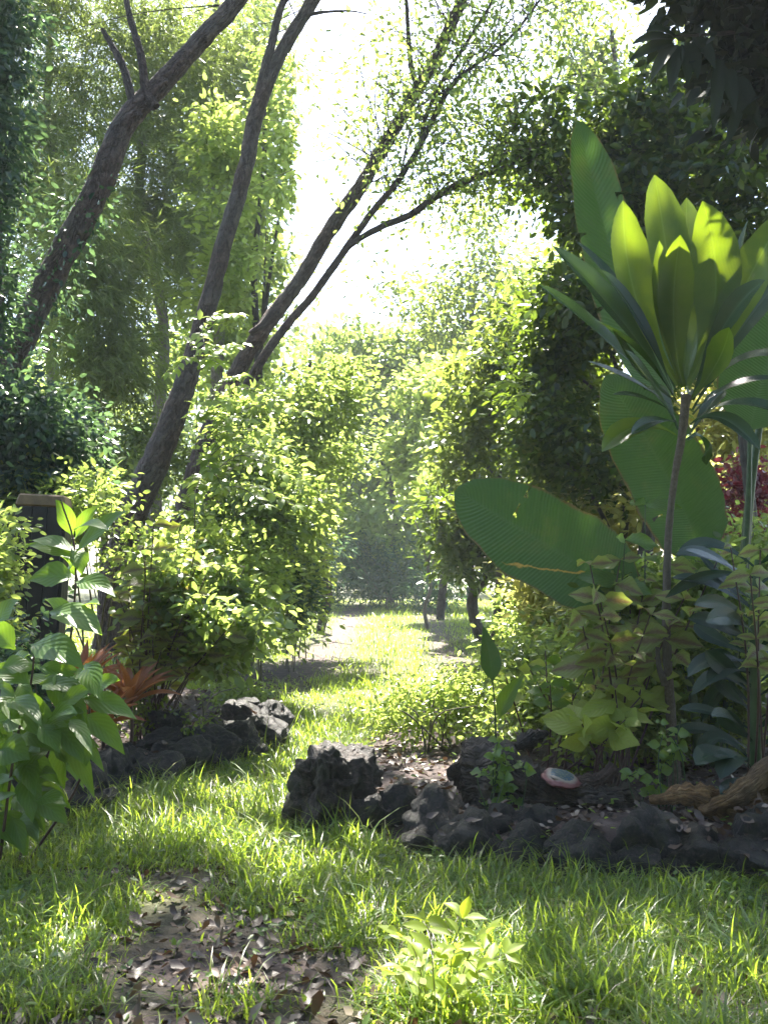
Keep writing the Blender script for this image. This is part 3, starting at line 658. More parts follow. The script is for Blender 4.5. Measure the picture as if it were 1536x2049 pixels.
tree('leaning_tree', 'long diagonal trunk crossing the bright sky from lower left to top centre', 'tree', drop(t3[0]), [t3, t3b, t3c], M_bark, [(cr3, M_mid), (cr3b, M_mid)], GL, fine=tw)
t4 = limb([(370, 1320), (420, 1000), (470, 830), (515, 735), (570, 655), (630, 585), (690, 500), (740, 430), (790, 370), (835, 300), (870, 230), (905, 170), (950, 130), (1000, 95), (1050, 40), (1120, -60)], 11.3, (34, 32, 30, 26, 24, 22, 20, 19, 18, 16, 15, 14, 11, 9, 8, 4), 11.6)
t4b = limb([(655, 545), (700, 492), (760, 455), (820, 430), (865, 398), (910, 372), (960, 352), (1010, 335), (1060, 300), (1130, 270)], 11.4, (14, 16, 18, 19, 20, 20, 17, 14, 11, 6))
t4c = limb([(838, 300), (850, 240), (880, 170), (930, 90), (980, 10), (1010, -60)], 11.6, (12, 12, 11, 10, 8, 6))
tw, en = twigs_from(t4[0][5:], 90, 1.6, .007, seed=11); tw2, en2 = twigs_from(t4b[0][2:], 80, 1.2, .006, seed=12)
cr4 = sprigs('crown', en + en2, 9, .075, .13)
tree('leaning_tree', 'thinnest dark trunk beside the diagonal one, with an orange lit side branch reaching right', 'tree', drop(t4[0]), [t4, t4b, t4c], M_bark, [(cr4, M_mid)], GL, fine=tw + tw2)

iv = sprigs('ivy', catmull(t1[0][1:5], 14), 26, .08, .17, T_HEX, droop=.8)
link('ivy', iv, bpy.data.objects['leaning_tree'], mat=M_ivy)
# ivy covered tree at the far left
it = limb([(-60, 1360), (-40, 1000), (-20, 600), (-30, 200), (-40, -200)], 9.2, (90, 80, 70, 60, 50))
ivy1 = crown('ivy', lobes_px([(10, 920, 9.0, 130, 150, .8), (0, 850, 9.0, 100, 100, .6), (-55, 560, 9.1, 60, 190, .6), (-40, 260, 9.2, 85, 200, .6), (-40, 40, 9.2, 80, 150, .6), (110, 900, 9.2, 70, 110, .6), (-60, 1150, 8.8, 130, 130, .8)]), 2000, 22, .085, T_HEX, .24, zb=.2, shell=.7, droop=.8, gap=-.5)
tree('ivy_covered_tree', 'tall trunk at the left edge wrapped in blue green ivy', 'tree', drop(it[0]), [it], M_barkd, [(ivy1, M_ivy)], leafname='ivy')

GB = 'trees closing the background'
NEED = T_NEEDLE
def needle_crown(name, lobes, n, per, length):
    """hanging feathery strands"""
    vol = np.array([r[0] * r[2] for c, r in lobes]); pick = RNG.choice(len(lobes), n, p=vol / vol.sum())
    C = np.array([c for c, r in lobes])[pick]; Rr = np.array([r for c, r in lobes])[pick]
    cc = C + rand_dirs(n) * RNG.uniform(.2, 1, (n, 1)) * Rr
    nz = np.array([noise.noise(Vector(p) * .8) for p in cc]); cc = cc[nz > -.15]; n = len(cc)
    bd = rand_dirs(n); bd[:, 2] = bd[:, 2] * .4 - .25; bd = unit(bd)
    m = n * per; base = np.repeat(cc, per, 0); bdr = np.repeat(bd, per, 0)
    t = RNG.random((m, 1)); pos = base + bdr * t * .7 + RNG.normal(size=(m, 3)) * .05
    d = unit(bdr + RNG.normal(size=(m, 3)) * .55 + np.array((0, 0, -.55)))
    v, f = stamp(NEED, pos, d, rand_dirs(m), length * RNG.uniform(.5, 1.2, m), 1.0); return mesh_np(name, v, f)
def upright(px, Y, ytop, w, wob=20, seed=0):
    rr = random.Random(seed); yb = CY + F * math.tan(math.atan(CAMZ / Y) + PITCH)
    pts = []; n = 7
    for k in range(n): pts.append((px + rr.gauss(0, wob) * (k > 0), yb + (ytop - yb) * k / (n - 1)))
    return limb(pts, Y, (w, w * .35))
needle = [
    ('feathery grey green tree behind the leftmost leaning trunk', 100, 15.5, [(90, 300, 15.5, 200, 330, 1.6), (60, 0, 15.5, 220, 200, 1.6)], 1500),
    ('feathery tree with pale trunk seen between the two left leaning trunks', 300, 17, [(300, 380, 17, 170, 330, 1.6), (330, 60, 17, 200, 220, 1.6)], 1500),
    ('feathery tree in the shade behind the bright climbing foliage', 430, 18.5, [(440, 500, 18.5, 140, 240, 1.5), (480, 150, 18.5, 170, 240, 1.5)], 1000),
    ('thin feathery tree low on the left behind the ivy', 200, 14, [(200, 700, 14, 130, 180, 1.2), (180, 520, 14, 130, 200, 1.2)], 700)]
for k, (lab, px, Y, ls, n) in enumerate(needle):
    u_ = upright(px, Y, 0 if k < 3 else 500, 44 if k < 3 else 26, 14, k + 40)
    tree('feathery_tree', lab, 'tree', drop(u_[0]), [u_], M_barkp, [(needle_crown('crown', lobes_px(ls), int(n * 1.2), 22, .24), M_needle)], 'feathery trees on the left')

def btree(name, lab, px, Y, ytop, w, ls, n, per, size, mat, bark=M_barkd, T=T_HEX, cr=.45, group=GB, **kw):
    u_ = upright(px, Y, ytop, w, 12, int(px + Y * 7)); br = []
    for q in range(3):
        a = u_[0][2 + q]; l = ls[q % len(ls)]; e = P(l[0] + random.uniform(-.5, .5) * l[3], l[1] + random.uniform(-.4, .4) * l[4], l[2])
        br.append(([a, (Vector(a) + e) / 2 + Vector((0, 0, .2)), e], [u_[1][0] * .45, u_[1][0] * .3, u_[1][0] * .08]))
    me = crown('crown', lobes_px(ls), int(n * .85), per, size * 1.3, T, cr * .85, holes=True, **kw)
    return tree(name, lab, 'tree', drop(u_[0]), [u_] + br, bark, [(me, mat)], group)
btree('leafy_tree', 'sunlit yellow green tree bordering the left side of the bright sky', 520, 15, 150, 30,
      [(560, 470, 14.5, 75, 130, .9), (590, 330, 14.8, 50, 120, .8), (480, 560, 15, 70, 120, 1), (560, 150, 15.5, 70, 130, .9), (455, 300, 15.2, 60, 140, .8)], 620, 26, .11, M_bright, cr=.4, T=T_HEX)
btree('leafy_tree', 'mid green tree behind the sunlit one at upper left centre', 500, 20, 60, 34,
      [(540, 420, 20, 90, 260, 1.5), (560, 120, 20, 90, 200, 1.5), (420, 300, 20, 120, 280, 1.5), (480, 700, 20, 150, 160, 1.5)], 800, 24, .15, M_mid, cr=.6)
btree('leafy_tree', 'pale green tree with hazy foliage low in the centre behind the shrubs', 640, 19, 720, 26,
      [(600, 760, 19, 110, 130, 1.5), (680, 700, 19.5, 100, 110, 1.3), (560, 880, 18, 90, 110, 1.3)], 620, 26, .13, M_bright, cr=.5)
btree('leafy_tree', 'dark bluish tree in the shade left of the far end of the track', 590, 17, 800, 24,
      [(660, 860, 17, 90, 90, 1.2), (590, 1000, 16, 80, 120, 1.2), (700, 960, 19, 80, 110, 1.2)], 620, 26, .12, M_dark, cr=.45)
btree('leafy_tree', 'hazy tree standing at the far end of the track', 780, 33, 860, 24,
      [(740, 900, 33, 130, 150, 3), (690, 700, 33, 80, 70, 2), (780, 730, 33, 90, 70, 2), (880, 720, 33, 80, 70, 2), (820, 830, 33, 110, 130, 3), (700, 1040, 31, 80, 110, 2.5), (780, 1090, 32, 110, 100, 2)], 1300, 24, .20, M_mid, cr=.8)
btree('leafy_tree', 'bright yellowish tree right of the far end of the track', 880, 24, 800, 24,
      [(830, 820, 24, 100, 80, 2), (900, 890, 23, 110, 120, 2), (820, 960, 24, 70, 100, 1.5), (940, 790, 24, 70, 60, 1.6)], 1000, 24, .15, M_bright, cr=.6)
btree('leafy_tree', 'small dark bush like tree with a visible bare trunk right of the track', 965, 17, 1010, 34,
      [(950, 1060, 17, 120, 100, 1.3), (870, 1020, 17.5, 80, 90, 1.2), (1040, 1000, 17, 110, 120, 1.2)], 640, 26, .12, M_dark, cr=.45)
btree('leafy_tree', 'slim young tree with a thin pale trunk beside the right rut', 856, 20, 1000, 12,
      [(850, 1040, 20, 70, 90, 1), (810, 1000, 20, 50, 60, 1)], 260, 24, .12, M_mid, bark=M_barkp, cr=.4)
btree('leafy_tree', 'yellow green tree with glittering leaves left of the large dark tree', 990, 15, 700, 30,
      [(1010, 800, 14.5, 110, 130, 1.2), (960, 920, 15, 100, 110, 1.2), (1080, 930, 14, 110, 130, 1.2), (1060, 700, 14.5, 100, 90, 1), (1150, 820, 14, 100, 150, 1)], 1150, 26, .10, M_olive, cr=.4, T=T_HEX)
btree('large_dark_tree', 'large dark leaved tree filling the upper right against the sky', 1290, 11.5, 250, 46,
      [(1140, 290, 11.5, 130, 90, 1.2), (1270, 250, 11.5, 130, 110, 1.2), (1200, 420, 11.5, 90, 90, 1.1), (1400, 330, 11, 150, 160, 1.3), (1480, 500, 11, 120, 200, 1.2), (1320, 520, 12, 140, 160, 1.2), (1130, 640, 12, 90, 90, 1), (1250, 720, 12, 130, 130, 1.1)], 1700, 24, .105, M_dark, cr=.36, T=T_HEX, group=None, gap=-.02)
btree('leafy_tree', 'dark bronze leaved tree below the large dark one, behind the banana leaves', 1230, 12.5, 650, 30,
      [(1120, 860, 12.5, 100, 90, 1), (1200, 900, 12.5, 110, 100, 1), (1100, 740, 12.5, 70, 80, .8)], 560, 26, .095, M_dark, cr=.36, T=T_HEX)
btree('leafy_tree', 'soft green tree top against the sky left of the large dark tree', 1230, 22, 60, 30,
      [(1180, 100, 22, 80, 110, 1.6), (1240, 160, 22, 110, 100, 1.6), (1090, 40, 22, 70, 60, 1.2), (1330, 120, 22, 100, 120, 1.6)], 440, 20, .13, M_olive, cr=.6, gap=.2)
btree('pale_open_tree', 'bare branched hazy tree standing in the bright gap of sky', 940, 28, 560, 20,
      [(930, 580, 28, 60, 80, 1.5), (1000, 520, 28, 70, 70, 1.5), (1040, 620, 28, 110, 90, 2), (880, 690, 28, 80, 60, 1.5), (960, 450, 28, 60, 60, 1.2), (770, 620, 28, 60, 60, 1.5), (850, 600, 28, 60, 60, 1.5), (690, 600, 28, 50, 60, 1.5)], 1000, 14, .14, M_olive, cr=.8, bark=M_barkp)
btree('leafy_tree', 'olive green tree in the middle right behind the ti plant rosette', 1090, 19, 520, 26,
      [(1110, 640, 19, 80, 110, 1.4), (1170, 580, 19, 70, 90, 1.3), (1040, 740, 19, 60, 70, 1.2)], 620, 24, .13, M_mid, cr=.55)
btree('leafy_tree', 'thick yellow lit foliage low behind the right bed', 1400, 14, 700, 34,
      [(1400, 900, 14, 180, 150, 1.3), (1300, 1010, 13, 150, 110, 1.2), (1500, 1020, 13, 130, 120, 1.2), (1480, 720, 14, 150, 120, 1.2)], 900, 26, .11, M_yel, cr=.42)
# hazy wood beyond everything
fl = []
for k in range(34):
    px = -350 + k * 70 + random.uniform(-20, 20); yt = 560 if px < 560 else (900 if px < 720 else 930 if px < 900 else 700)
    Yk = random.uniform(38, 50); fl.append((px, (yt + 1150) / 2 + random.uniform(-30, 30), Yk, 70, (1190 - yt) / 2, 2.5))
wood = crown('distant_woods', lobes_px(fl), 5200, 20, .34, T_RHOMB, 1.3, shell=.3)
tagit(link('distant_woods', wood, kind='stuff', mat=M_mid), 'hazy wood closing the view beyond the end of the track', 'woods')

bk = []  # unseen woods added around the viewpoint to block sky light from behind
for k in range(26):
    a = R(-8 + 196 * k / 25); rad = 8.5 + 1.5 * math.sin(k * 2.1)
    x_, y_ = rad * math.cos(a), 1.5 - rad * math.sin(a)
    for z_ in (1.4, 4.6, 7.6): bk.append(above(x_ + random.uniform(-.5, .5), y_ + random.uniform(-.5, .5), z_, 1.9, 1.7, 2.0))
wood2 = crown('unseen_shade_woods', bk, 5200, 22, .22, T_RHOMB, .7, shell=.3, gap=-.4)
tagit(link('unseen_shade_woods', wood2, kind='stuff', mat=M_dark), 'unseen dark woods added at the sides and behind the viewpoint to shade the glade', 'woods')

# near dark tree, top right corner
nt_ = limb([(1760, 1500), (1740, 900), (1700, 300), (1560, 20), (1450, -60)], 6.0, (80, 70, 60, 40, 16))
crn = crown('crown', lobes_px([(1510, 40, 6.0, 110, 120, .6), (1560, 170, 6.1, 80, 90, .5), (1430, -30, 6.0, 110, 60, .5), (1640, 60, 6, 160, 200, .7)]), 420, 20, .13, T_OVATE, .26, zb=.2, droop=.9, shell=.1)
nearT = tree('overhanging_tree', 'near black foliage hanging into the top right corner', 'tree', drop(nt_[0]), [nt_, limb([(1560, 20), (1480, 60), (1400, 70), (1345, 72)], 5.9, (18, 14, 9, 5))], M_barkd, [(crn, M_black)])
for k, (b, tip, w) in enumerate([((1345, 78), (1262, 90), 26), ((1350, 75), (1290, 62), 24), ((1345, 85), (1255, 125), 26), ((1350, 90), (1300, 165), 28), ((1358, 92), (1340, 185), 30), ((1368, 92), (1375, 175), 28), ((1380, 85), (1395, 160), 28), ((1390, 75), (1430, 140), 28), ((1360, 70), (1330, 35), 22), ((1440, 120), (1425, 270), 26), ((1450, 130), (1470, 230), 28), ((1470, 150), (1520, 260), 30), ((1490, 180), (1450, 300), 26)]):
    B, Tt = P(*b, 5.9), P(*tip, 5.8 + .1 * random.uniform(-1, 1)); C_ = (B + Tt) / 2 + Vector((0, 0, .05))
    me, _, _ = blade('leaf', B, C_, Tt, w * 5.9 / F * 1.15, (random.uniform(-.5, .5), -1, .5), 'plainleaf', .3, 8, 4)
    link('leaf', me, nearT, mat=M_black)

# ------------------------------------------------------------------ shrubs
def shrub(name, lab, ls, n, per, size, mat, T=T_HEX, cr=.2, cat='shrub', group=None, stems=6, sy=None, **kw):
    L_ = lobes_px(ls); c0 = np.mean([c for c, r in L_], 0); base = Vector((c0[0], c0[1], 0.0)); base.z = gz1(base.x, base.y)
    t = empty(name, base, lab, cat, group)
    rr = random.Random(int(abs(c0[0] * 100) + c0[1] * 10)); sl = []
    for k in range(stems):
        c, r = L_[k % len(L_)]; e = Vector(c) + Vector((rr.uniform(-.6, .6) * r[0], rr.uniform(-.5, .5) * r[1], rr.uniform(.1, .8) * r[2]))
        b = base + Vector((rr.uniform(-.15, .15), rr.uniform(-.1, .1), -.03)); m = (b + e) / 2 + Vector((rr.uniform(-.1, .1), 0, .1))
        sl.append(([b, m, e], [.0012 * b.y, .0009 * b.y, .0004 * b.y] if b.y < 8 else [.010, .008, .003]))
    link('stems', tubes('stems', sl, 5, 4), t, mat=M_twig)
    me = crown('foliage', L_, n, per, size, T, cr, **kw); link('foliage', me, t, mat=mat); return t
GS = 'shrubs beside the track'
shrub('shrub', 'glittering sunlit shrub beneath the diagonal trunks', [(510, 930, 10, 65, 90, .6), (550, 1020, 9.6, 80, 80, .6), (460, 1060, 9.5, 80, 60, .5), (490, 840, 10.3, 35, 50, .4)], 560, 24, .085, M_mid, group=GS, cr=.26)
shrub('shrub', 'bright yellow green shrub bulging toward the left rut', [(490, 1130, 9, 80, 80, .6), (430, 1210, 8.8, 70, 80, .6), (490, 1180, 9.5, 40, 60, .5), (400, 1130, 8.7, 60, 80, .5)], 460, 24, .075, M_bright, group=GS, cr=.24, holes=True)
shrub('shrub', 'tall vine draped shrub at the left mouth of the far track', [(590, 1010, 13, 55, 80, .8), (605, 1090, 13, 35, 80, .7), (570, 930, 13, 60, 60, .8), (570, 1150, 12.5, 50, 70, .7), (580, 1190, 12.5, 35, 30, .6), (520, 1245, 11.5, 60, 35, .5)], 560, 24, .085, M_bright, group=GS, stems=2, cr=.3)
shrub('shrub', 'dark leaved shrub hollow shaded under the vine draped one', [(545, 1080, 11.8, 45, 90, .6), (580, 1190, 12.5, 45, 60, .6)], 340, 24, .08, M_ivy, group=GS, stems=2, cr=.26)
shrub('shrub', 'pale shrub massed behind the wooden post', [(190, 1010, 8.6, 100, 70, .6), (90, 1000, 9, 100, 80, .6), (290, 1040, 9, 70, 50, .6), (300, 1100, 8.5, 80, 70, .5)], 460, 24, .075, M_mid, group=GS, cr=.24)
shrub('shrub', 'lit yellow green shrub at the left edge in front of the post', [(-35, 1110, 6.2, 50, 110, .4), (-60, 1260, 6, 55, 90, .4)], 170, 24, .06, M_bright, group=GS, cr=.16, holes=True)
shrub('shrub', 'low grassy bluish scrub across the far end of the track', [(740, 1150, 30, 110, 55, 2), (680, 1130, 28, 60, 60, 2), (800, 1160, 30, 60, 40, 2), (880, 1180, 26, 60, 35, 1.5)], 420, 26, .26, M_ivy, T=T_LONG, group=GS, cr=.6)
shrub('shrub', 'yellow flowered looking lit shrub left of the low banana leaf', [(1090, 1170, 9.0, 50, 70, .5), (1110, 1100, 9.2, 60, 60, .5), (1140, 1230, 8.6, 80, 60, .5)], 300, 24, .075, M_yel, group=GS, cr=.2, holes=True)
shrub('shrub', 'small leafy shrub right of the right rut in half shade', [(1060, 1250, 9.5, 60, 60, .5), (1040, 1200, 12, 40, 30, .5), (1110, 1290, 8.6, 70, 60, .5)], 300, 24, .07, M_mid, group=GS, cr=.2)
shrub('shrub', 'thicket of pink lit climbers over low stems at the centre left', [(590, 850, 13.5, 100, 100, .8), (660, 790, 14, 80, 80, .8), (660, 900, 15, 60, 80, .8), (590, 1020, 14, 50, 90, .6), (570, 1150, 14, 45, 80, .6), (560, 1235, 13.5, 60, 35, .6)], 700, 22, .10, M_mid, group=GS, stems=2, cr=.34)
shrub('herb_clump', 'airy low herb with small round leaves behind the boulder', [(850, 1420, 6.4, 110, 70, .35), (790, 1450, 6.3, 60, 50, .3), (920, 1390, 6.5, 70, 70, .35), (960, 1450, 6.0, 60, 60, .3)], 330, 20, .042, M_bright, cat='plant', cr=.13, holes=True, shell=.2)
shrub('herb_clump', 'dense green undergrowth around the foot of the ti plant', [(1200, 1450, 5.8, 130, 80, .35), (1100, 1400, 6.2, 110, 80, .4), (1320, 1420, 5.9, 110, 100, .4), (1450, 1400, 5.9, 110, 120, .4), (1060, 1330, 6.8, 100, 60, .4)], 720, 20, .05, M_mid, cat='plant', cr=.15, shell=.1)
shrub('herb_clump', 'tangled leaves behind the low banana leaf on the right', [(1250, 1280, 6.6, 150, 90, .4), (1400, 1250, 6.6, 150, 110, .4), (1500, 1150, 6.8, 100, 120, .4), (1260, 1190, 5.7, 110, 60, .25), (1430, 1180, 5.6, 110, 70, .25), (1300, 1300, 5.7, 150, 70, .25)], 1100, 20, .06, M_mid, cat='plant', cr=.17, shell=.1)
shrub('shrub', 'thick green shrub filling the right bed beyond the strap leaved plant', [(1680, 1350, 5.6, 90, 160, .4), (1800, 1420, 5.6, 100, 120, .4), (1720, 1200, 6.0, 90, 120, .4)], 420, 20, .07, M_olive, group=GS, cr=.2, shell=.3)
shrub('shrub', 'dim green shrubbery showing pale between the ivy and the leaning trunks', [(230, 950, 13, 100, 110, .7), (150, 1000, 13, 90, 90, .7), (300, 900, 14, 70, 90, .7)], 420, 22, .09, M_olive, group=GS, cr=.3)
shrub('red_leaf_shrub', 'purple red leaved plant glimpsed between the banana stalks', [(1450, 1040, 8, 50, 60, .3), (1500, 980, 8.2, 50, 50, .3)], 110, 22, .07, M_red, cr=.18)
shrub('herb_clump', 'small ground plants along the top of the left stone border', [(300, 1420, 6.6, 120, 40, .3), (420, 1420, 7.0, 80, 40, .3), (330, 1440, 6.2, 60, 40, .3), (480, 1390, 8, 60, 30, .3)], 260, 18, .045, M_mid, cat='plant', cr=.13, shell=.1)
shrub('herb_clump', 'undergrowth between the broad leaved plant and the left stones', [(30, 1350, 5.6, 90, 110, .3), (130, 1460, 5.6, 100, 40, .3), (20, 1500, 5.2, 90, 60, .3)], 330, 18, .05, M_ivy, cat='plant', cr=.14, shell=.1)

def unit_leaf(name, prof, w, fold, bend, ns=8, nw=4, wave=.1, seed=0, edge=.25):
    me, _, _ = blade(name, (0, 0, 0), (.5, 0, bend * .6), (1, 0, -bend), w, (0, 0, 1), prof, fold, ns, nw, wave, 0, edge, seed); return me
def variants(prof, w, mat, n=4, ns=8, nw=4, **kw):
    out = []
    for k in range(n):
        me = unit_leaf('leaf', prof, w * random.uniform(.9, 1.1), random.uniform(.1, .4), random.uniform(.0, .25), ns, nw, seed=k + random.random(), **kw); me.materials.append(mat); out.append(me)
    return out
def place_leaf(me, parent, pos, d, up, s, name='leaf', origin=None):
    d = Vector(d).normalized(); up = Vector(up); y = up.cross(d).normalized(); z = d.cross(y)
    M = Matrix(((d.x, y.x, z.x), (d.y, y.y, z.y), (d.z, y.z, z.z))).to_4x4()
    o = bpy.data.objects.new(name, me); COL.objects.link(o); o.parent = parent
    o.matrix_local = Matrix.Translation(Vector(pos) - (parent.location if origin is None else origin)) @ M @ Matrix.Scale(s, 4); return o
# pinnate fronds: arching sprays with paired leaflets
def fronds(name, lab, specs, mat, leaf=.06, cat='plant', stem=.005):
    b0 = specs[0][0]; t = empty(name, (b0.x, b0.y, 0), lab, cat); vs = variants('ovate', .5, mat, 4, 5, 4, wave=.05); cnt = 0; extra = []
    for k, (b, tip, n) in enumerate(specs):
        m = (b + tip) / 2 + Vector((0, 0, .18 * (tip - b).length)); pr = catmull([b, m, tip], 10)
        me = tube('frond', [b, m, tip], [stem * 1., stem * .8, stem * .4], 5, 5, 0); me.transform(Matrix.Translation(-t.location)); fo = link('frond', me, t, mat=M_twig, world=False)
        idx = np.linspace(2, len(pr) - 1, n).astype(int); pos = []; dd = []
        tg = unit(np.gradient(pr, axis=0))
        for i_ in idx:
            sdv = np.cross(tg[i_], (0, -.4, 1)); sdv /= np.linalg.norm(sdv) + 1e-9
            for s_ in (-1, 1): pos.append(pr[i_]); dd.append(sdv * s_ + tg[i_] * .6 + np.array((0, 0, random.uniform(-.35, .05))))
        pos.append(pr[-1]); dd.append(tg[-1])
        if cnt < 290:
            for p_, d_ in zip(pos, dd):
                lo = place_leaf(random.choice(vs), fo, Vector(p_), d_, Vector((random.gauss(0, .25), -.3 + random.gauss(0, .25), 1)), leaf * random.uniform(.8, 1.15), 'leaflet', t.location); cnt += 1
        else:
            pos = np.array(pos); dd = np.array(dd); extra.append(stamp(T_OVATE, pos, dd, np.tile((0, -.3, 1.), (len(pos), 1)) + RNG.normal(size=(len(pos), 3)) * .25, leaf * RNG.uniform(.8, 1.15, len(pos))))
    if extra:
        v, f, _u = join([(v, f, v[:, :2]) for v, f in extra]); link('leaflets', mesh_np('leaflets', v, f), t, mat=M_bright, kind='stuff')
    return t
sp = []
for px, py, Yd, q in [(420, 660, 8.6, 7), (470, 720, 8.5, 8), (390, 700, 8.6, 7), (500, 790, 8.4, 9), (430, 820, 8.4, 9), (540, 860, 8.3, 9), (470, 900, 8.2, 10), (560, 940, 8.2, 9), (520, 980, 8.1, 9), (420, 940, 8.3, 9)]:
    for _ in range(3):
        b = P(400 + (py - 650) * .05, py + 20, Yd); sp.append((b, P(px + random.uniform(-50, 70), py + random.uniform(-40, 50), Yd - random.uniform(0, .5)), q))
sp.insert(0, (P(385, 1280, 8.4), P(400, 640, 8.4), 3))
fronds('pinnate_shrub', 'sun glazed shrub of long leaflets climbing in front of the leaning trunks', sp, M_bright, .11, 'shrub')
sp = []
for px, py in [(800, 1895), (850, 1865), (925, 1860), (820, 1935), (975, 1890), (915, 1920), (1010, 1930), (790, 1970), (950, 1965)]:
    sp.append((P(880 + (px - 880) * .3, 2010, 3.0), P(px, py - 22, 2.95 + random.uniform(-.2, .2)), 4))
fronds('seedling', 'bright sunlit seedling with oval leaflets in the foreground grass', sp, M_seed, .072, stem=.0018)
sp = [(P(1010 + k * 12, 740 + 10 * k, 9), P(950 + random.uniform(-20, 120), 640 + k * 36, 8.8), 9) for k in range(6)]
lf = fronds('sunlit_fronds', 'lime green sunlit spray hanging before the trees right of the sky gap', sp, M_bright, .11)
sp = [(P(1090, 780, 9.2), P(980 + random.uniform(-60, 60), 800 + k * 30, 9), 8) for k in range(4)]

# ------------------------------------------------------------------ shared-leaf plants
def leafy_plant(name, lab, cat, base, tops, vs, size, per, parts_max=250, group=None, stemmat=M_stemred, sr=.006, face=(0, -1.3, .8), start=.45):
    t = empty(name, base, lab, cat, group); n = 0
    for k, tp in enumerate(tops):
        b = Vector(base) + Vector((random.uniform(-.1, .1), random.uniform(-.08, .08), -.02)); m = (b + tp) / 2 + Vector((random.uniform(-.05, .05), 0, .06))
        link('stem', tube('stem', [b, m, tp], [sr, sr * .85, sr * .5], 6, 5, 0), t, mat=stemmat)
        pr = catmull([b, m, tp], 12); L0 = int(len(pr) * start)
        for q in range(per):
            if n >= parts_max: break
            i_ = L0 + int((len(pr) - 1 - L0) * (q // 2 + 1) / max(1, (per + 1) // 2)); i_ = min(i_, len(pr) - 1)
            az = q * math.pi + (q // 2) * 1.45 + k + random.gauss(0, .45); d = Vector((math.cos(az), math.sin(az), random.uniform(-.25, .35)))
            place_leaf(random.choice(vs), t, pr[i_], d, Vector(face) + Vector((random.gauss(0, .4), random.gauss(0, .4), random.gauss(0, .3))), size * random.uniform(.5, 1.25) * (1 - .25 * (q // 2 == (per + 1) // 2 - 1))); n += 1
    return t
V_c1 = variants('ovate', .62, M_col1, 5); V_c2 = variants('ovate', .62, M_col2, 4); V_c3 = variants('ovate', .62, M_col3, 4); V_b = variants('ovate', .5, M_broad, 4, wave=.15)
tops = []
for k in range(34):
    a = random.uniform(0, 2 * math.pi); r = random.random() ** .5
    tops.append(P(355 + 150 * r * math.cos(a), 1200 + 150 * r * math.sin(a) - 15, 6.7 + random.uniform(-.45, .45)))
b = G(345, 1440, .13)
t = leafy_plant('coleus_bush', 'wide coleus bush with many small olive leaves on dark stems in the left bed', 'plant', Vector((b.x, 6.8, .12)), tops, V_c1, .15, 9, 295)
me = crown('foliage', lobes_px([(370, 1190, 6.8, 160, 130, .45), (300, 1130, 6.9, 110, 90, .4), (440, 1240, 6.8, 100, 110, .4)]), 520, 16, .085, T_OVATE, .16, shell=.4, holes=True); link('foliage', me, t, mat=M_mid)
tops = [P(x, y, 5.2 + random.uniform(-.3, .3)) for x, y in [(1180, 1130), (1240, 1120), (1290, 1160), (1200, 1200), (1260, 1210), (1160, 1230), (1340, 1130), (1390, 1150), (1440, 1110), (1300, 1230)]]
leafy_plant('coleus', 'red hearted coleus leaves fanned at chest height beside the ti stem', 'plant', Vector((1.2, 5.3, .14)), tops, V_c2, .18, 10, 110)
tops = [P(x, y, 5.0 + random.uniform(-.2, .2)) for x, y in [(1180, 1400), (1230, 1380), (1280, 1395), (1160, 1440), (1250, 1440), (1300, 1350)]]
leafy_plant('coleus', 'lime yellow coleus with pointed leaves left of the ti stem foot', 'plant', Vector((1.1, 5.05, .14)), tops, V_c3, .19, 8, 60)
tops = [P(x, y, 4.6 + random.uniform(-.3, .3)) for x, y in [(1460, 1090), (1520, 1100), (1500, 1150), (1560, 1130)]]
leafy_plant('coleus', 'coleus sprig with red and green leaves at the right edge', 'plant', Vector((1.75, 4.8, .14)), tops, V_c2, .13, 8, 60)
tops = [P(x, y, 5.6 + random.uniform(-.3, .3)) for x, y in [(1090, 1300), (1120, 1290), (1060, 1340), (1150, 1310), (1010, 1350), (1100, 1370), (1180, 1330), (1380, 1320), (1430, 1360), (1340, 1420)]]
leafy_plant('coleus', 'loose mix of green stems and yellow coleus leaves in the right bed centre', 'plant', Vector((.95, 5.7, .14)), tops, V_c3 + V_b, .12, 8, 90)
tops = [P(x, y, 5.5 + random.uniform(-.15, .15)) for x, y in [(1290, 1010), (1250, 1080)]]
leafy_plant('broad_leaf_sprout', 'upright pale green broad leaves standing behind the coleus', 'plant', Vector((1.3, 5.55, .14)), tops, V_b, .24, 6, 30, stemmat=M_green)
V_r = variants('ovate', .8, M_weed, 3)
# oxalis like sprigs in front of the rotten log
for k, (px, py, yb) in enumerate([(1010, 1500, 1640), (985, 1550, 1660), (1300, 1560, 1680), (1340, 1470, 1600), (1010, 1640, 1680)]):
    lab = ['round leaved sprig rising in front of the upturned wood chunk', 'round leaved sprig at the left end of the rotten log', 'round leaved sprig between the stones and the driftwood', 'round leaved sprig close by the ti stem', 'tiny sprig in the stones below the rotten log'][k]
    Yd = 4.75; tops = [P(px + random.uniform(-30, 30), py + random.uniform(-30, 40), Yd) for _ in range(6)]
    bb = P(px, yb, Yd); leafy_plant('clover_sprig', lab, 'plant', Vector((bb.x, Yd, gz1(bb.x, Yd))), tops, V_r, .055, 6, 60, 'round leaved sprigs in the right bed', M_green, .003)

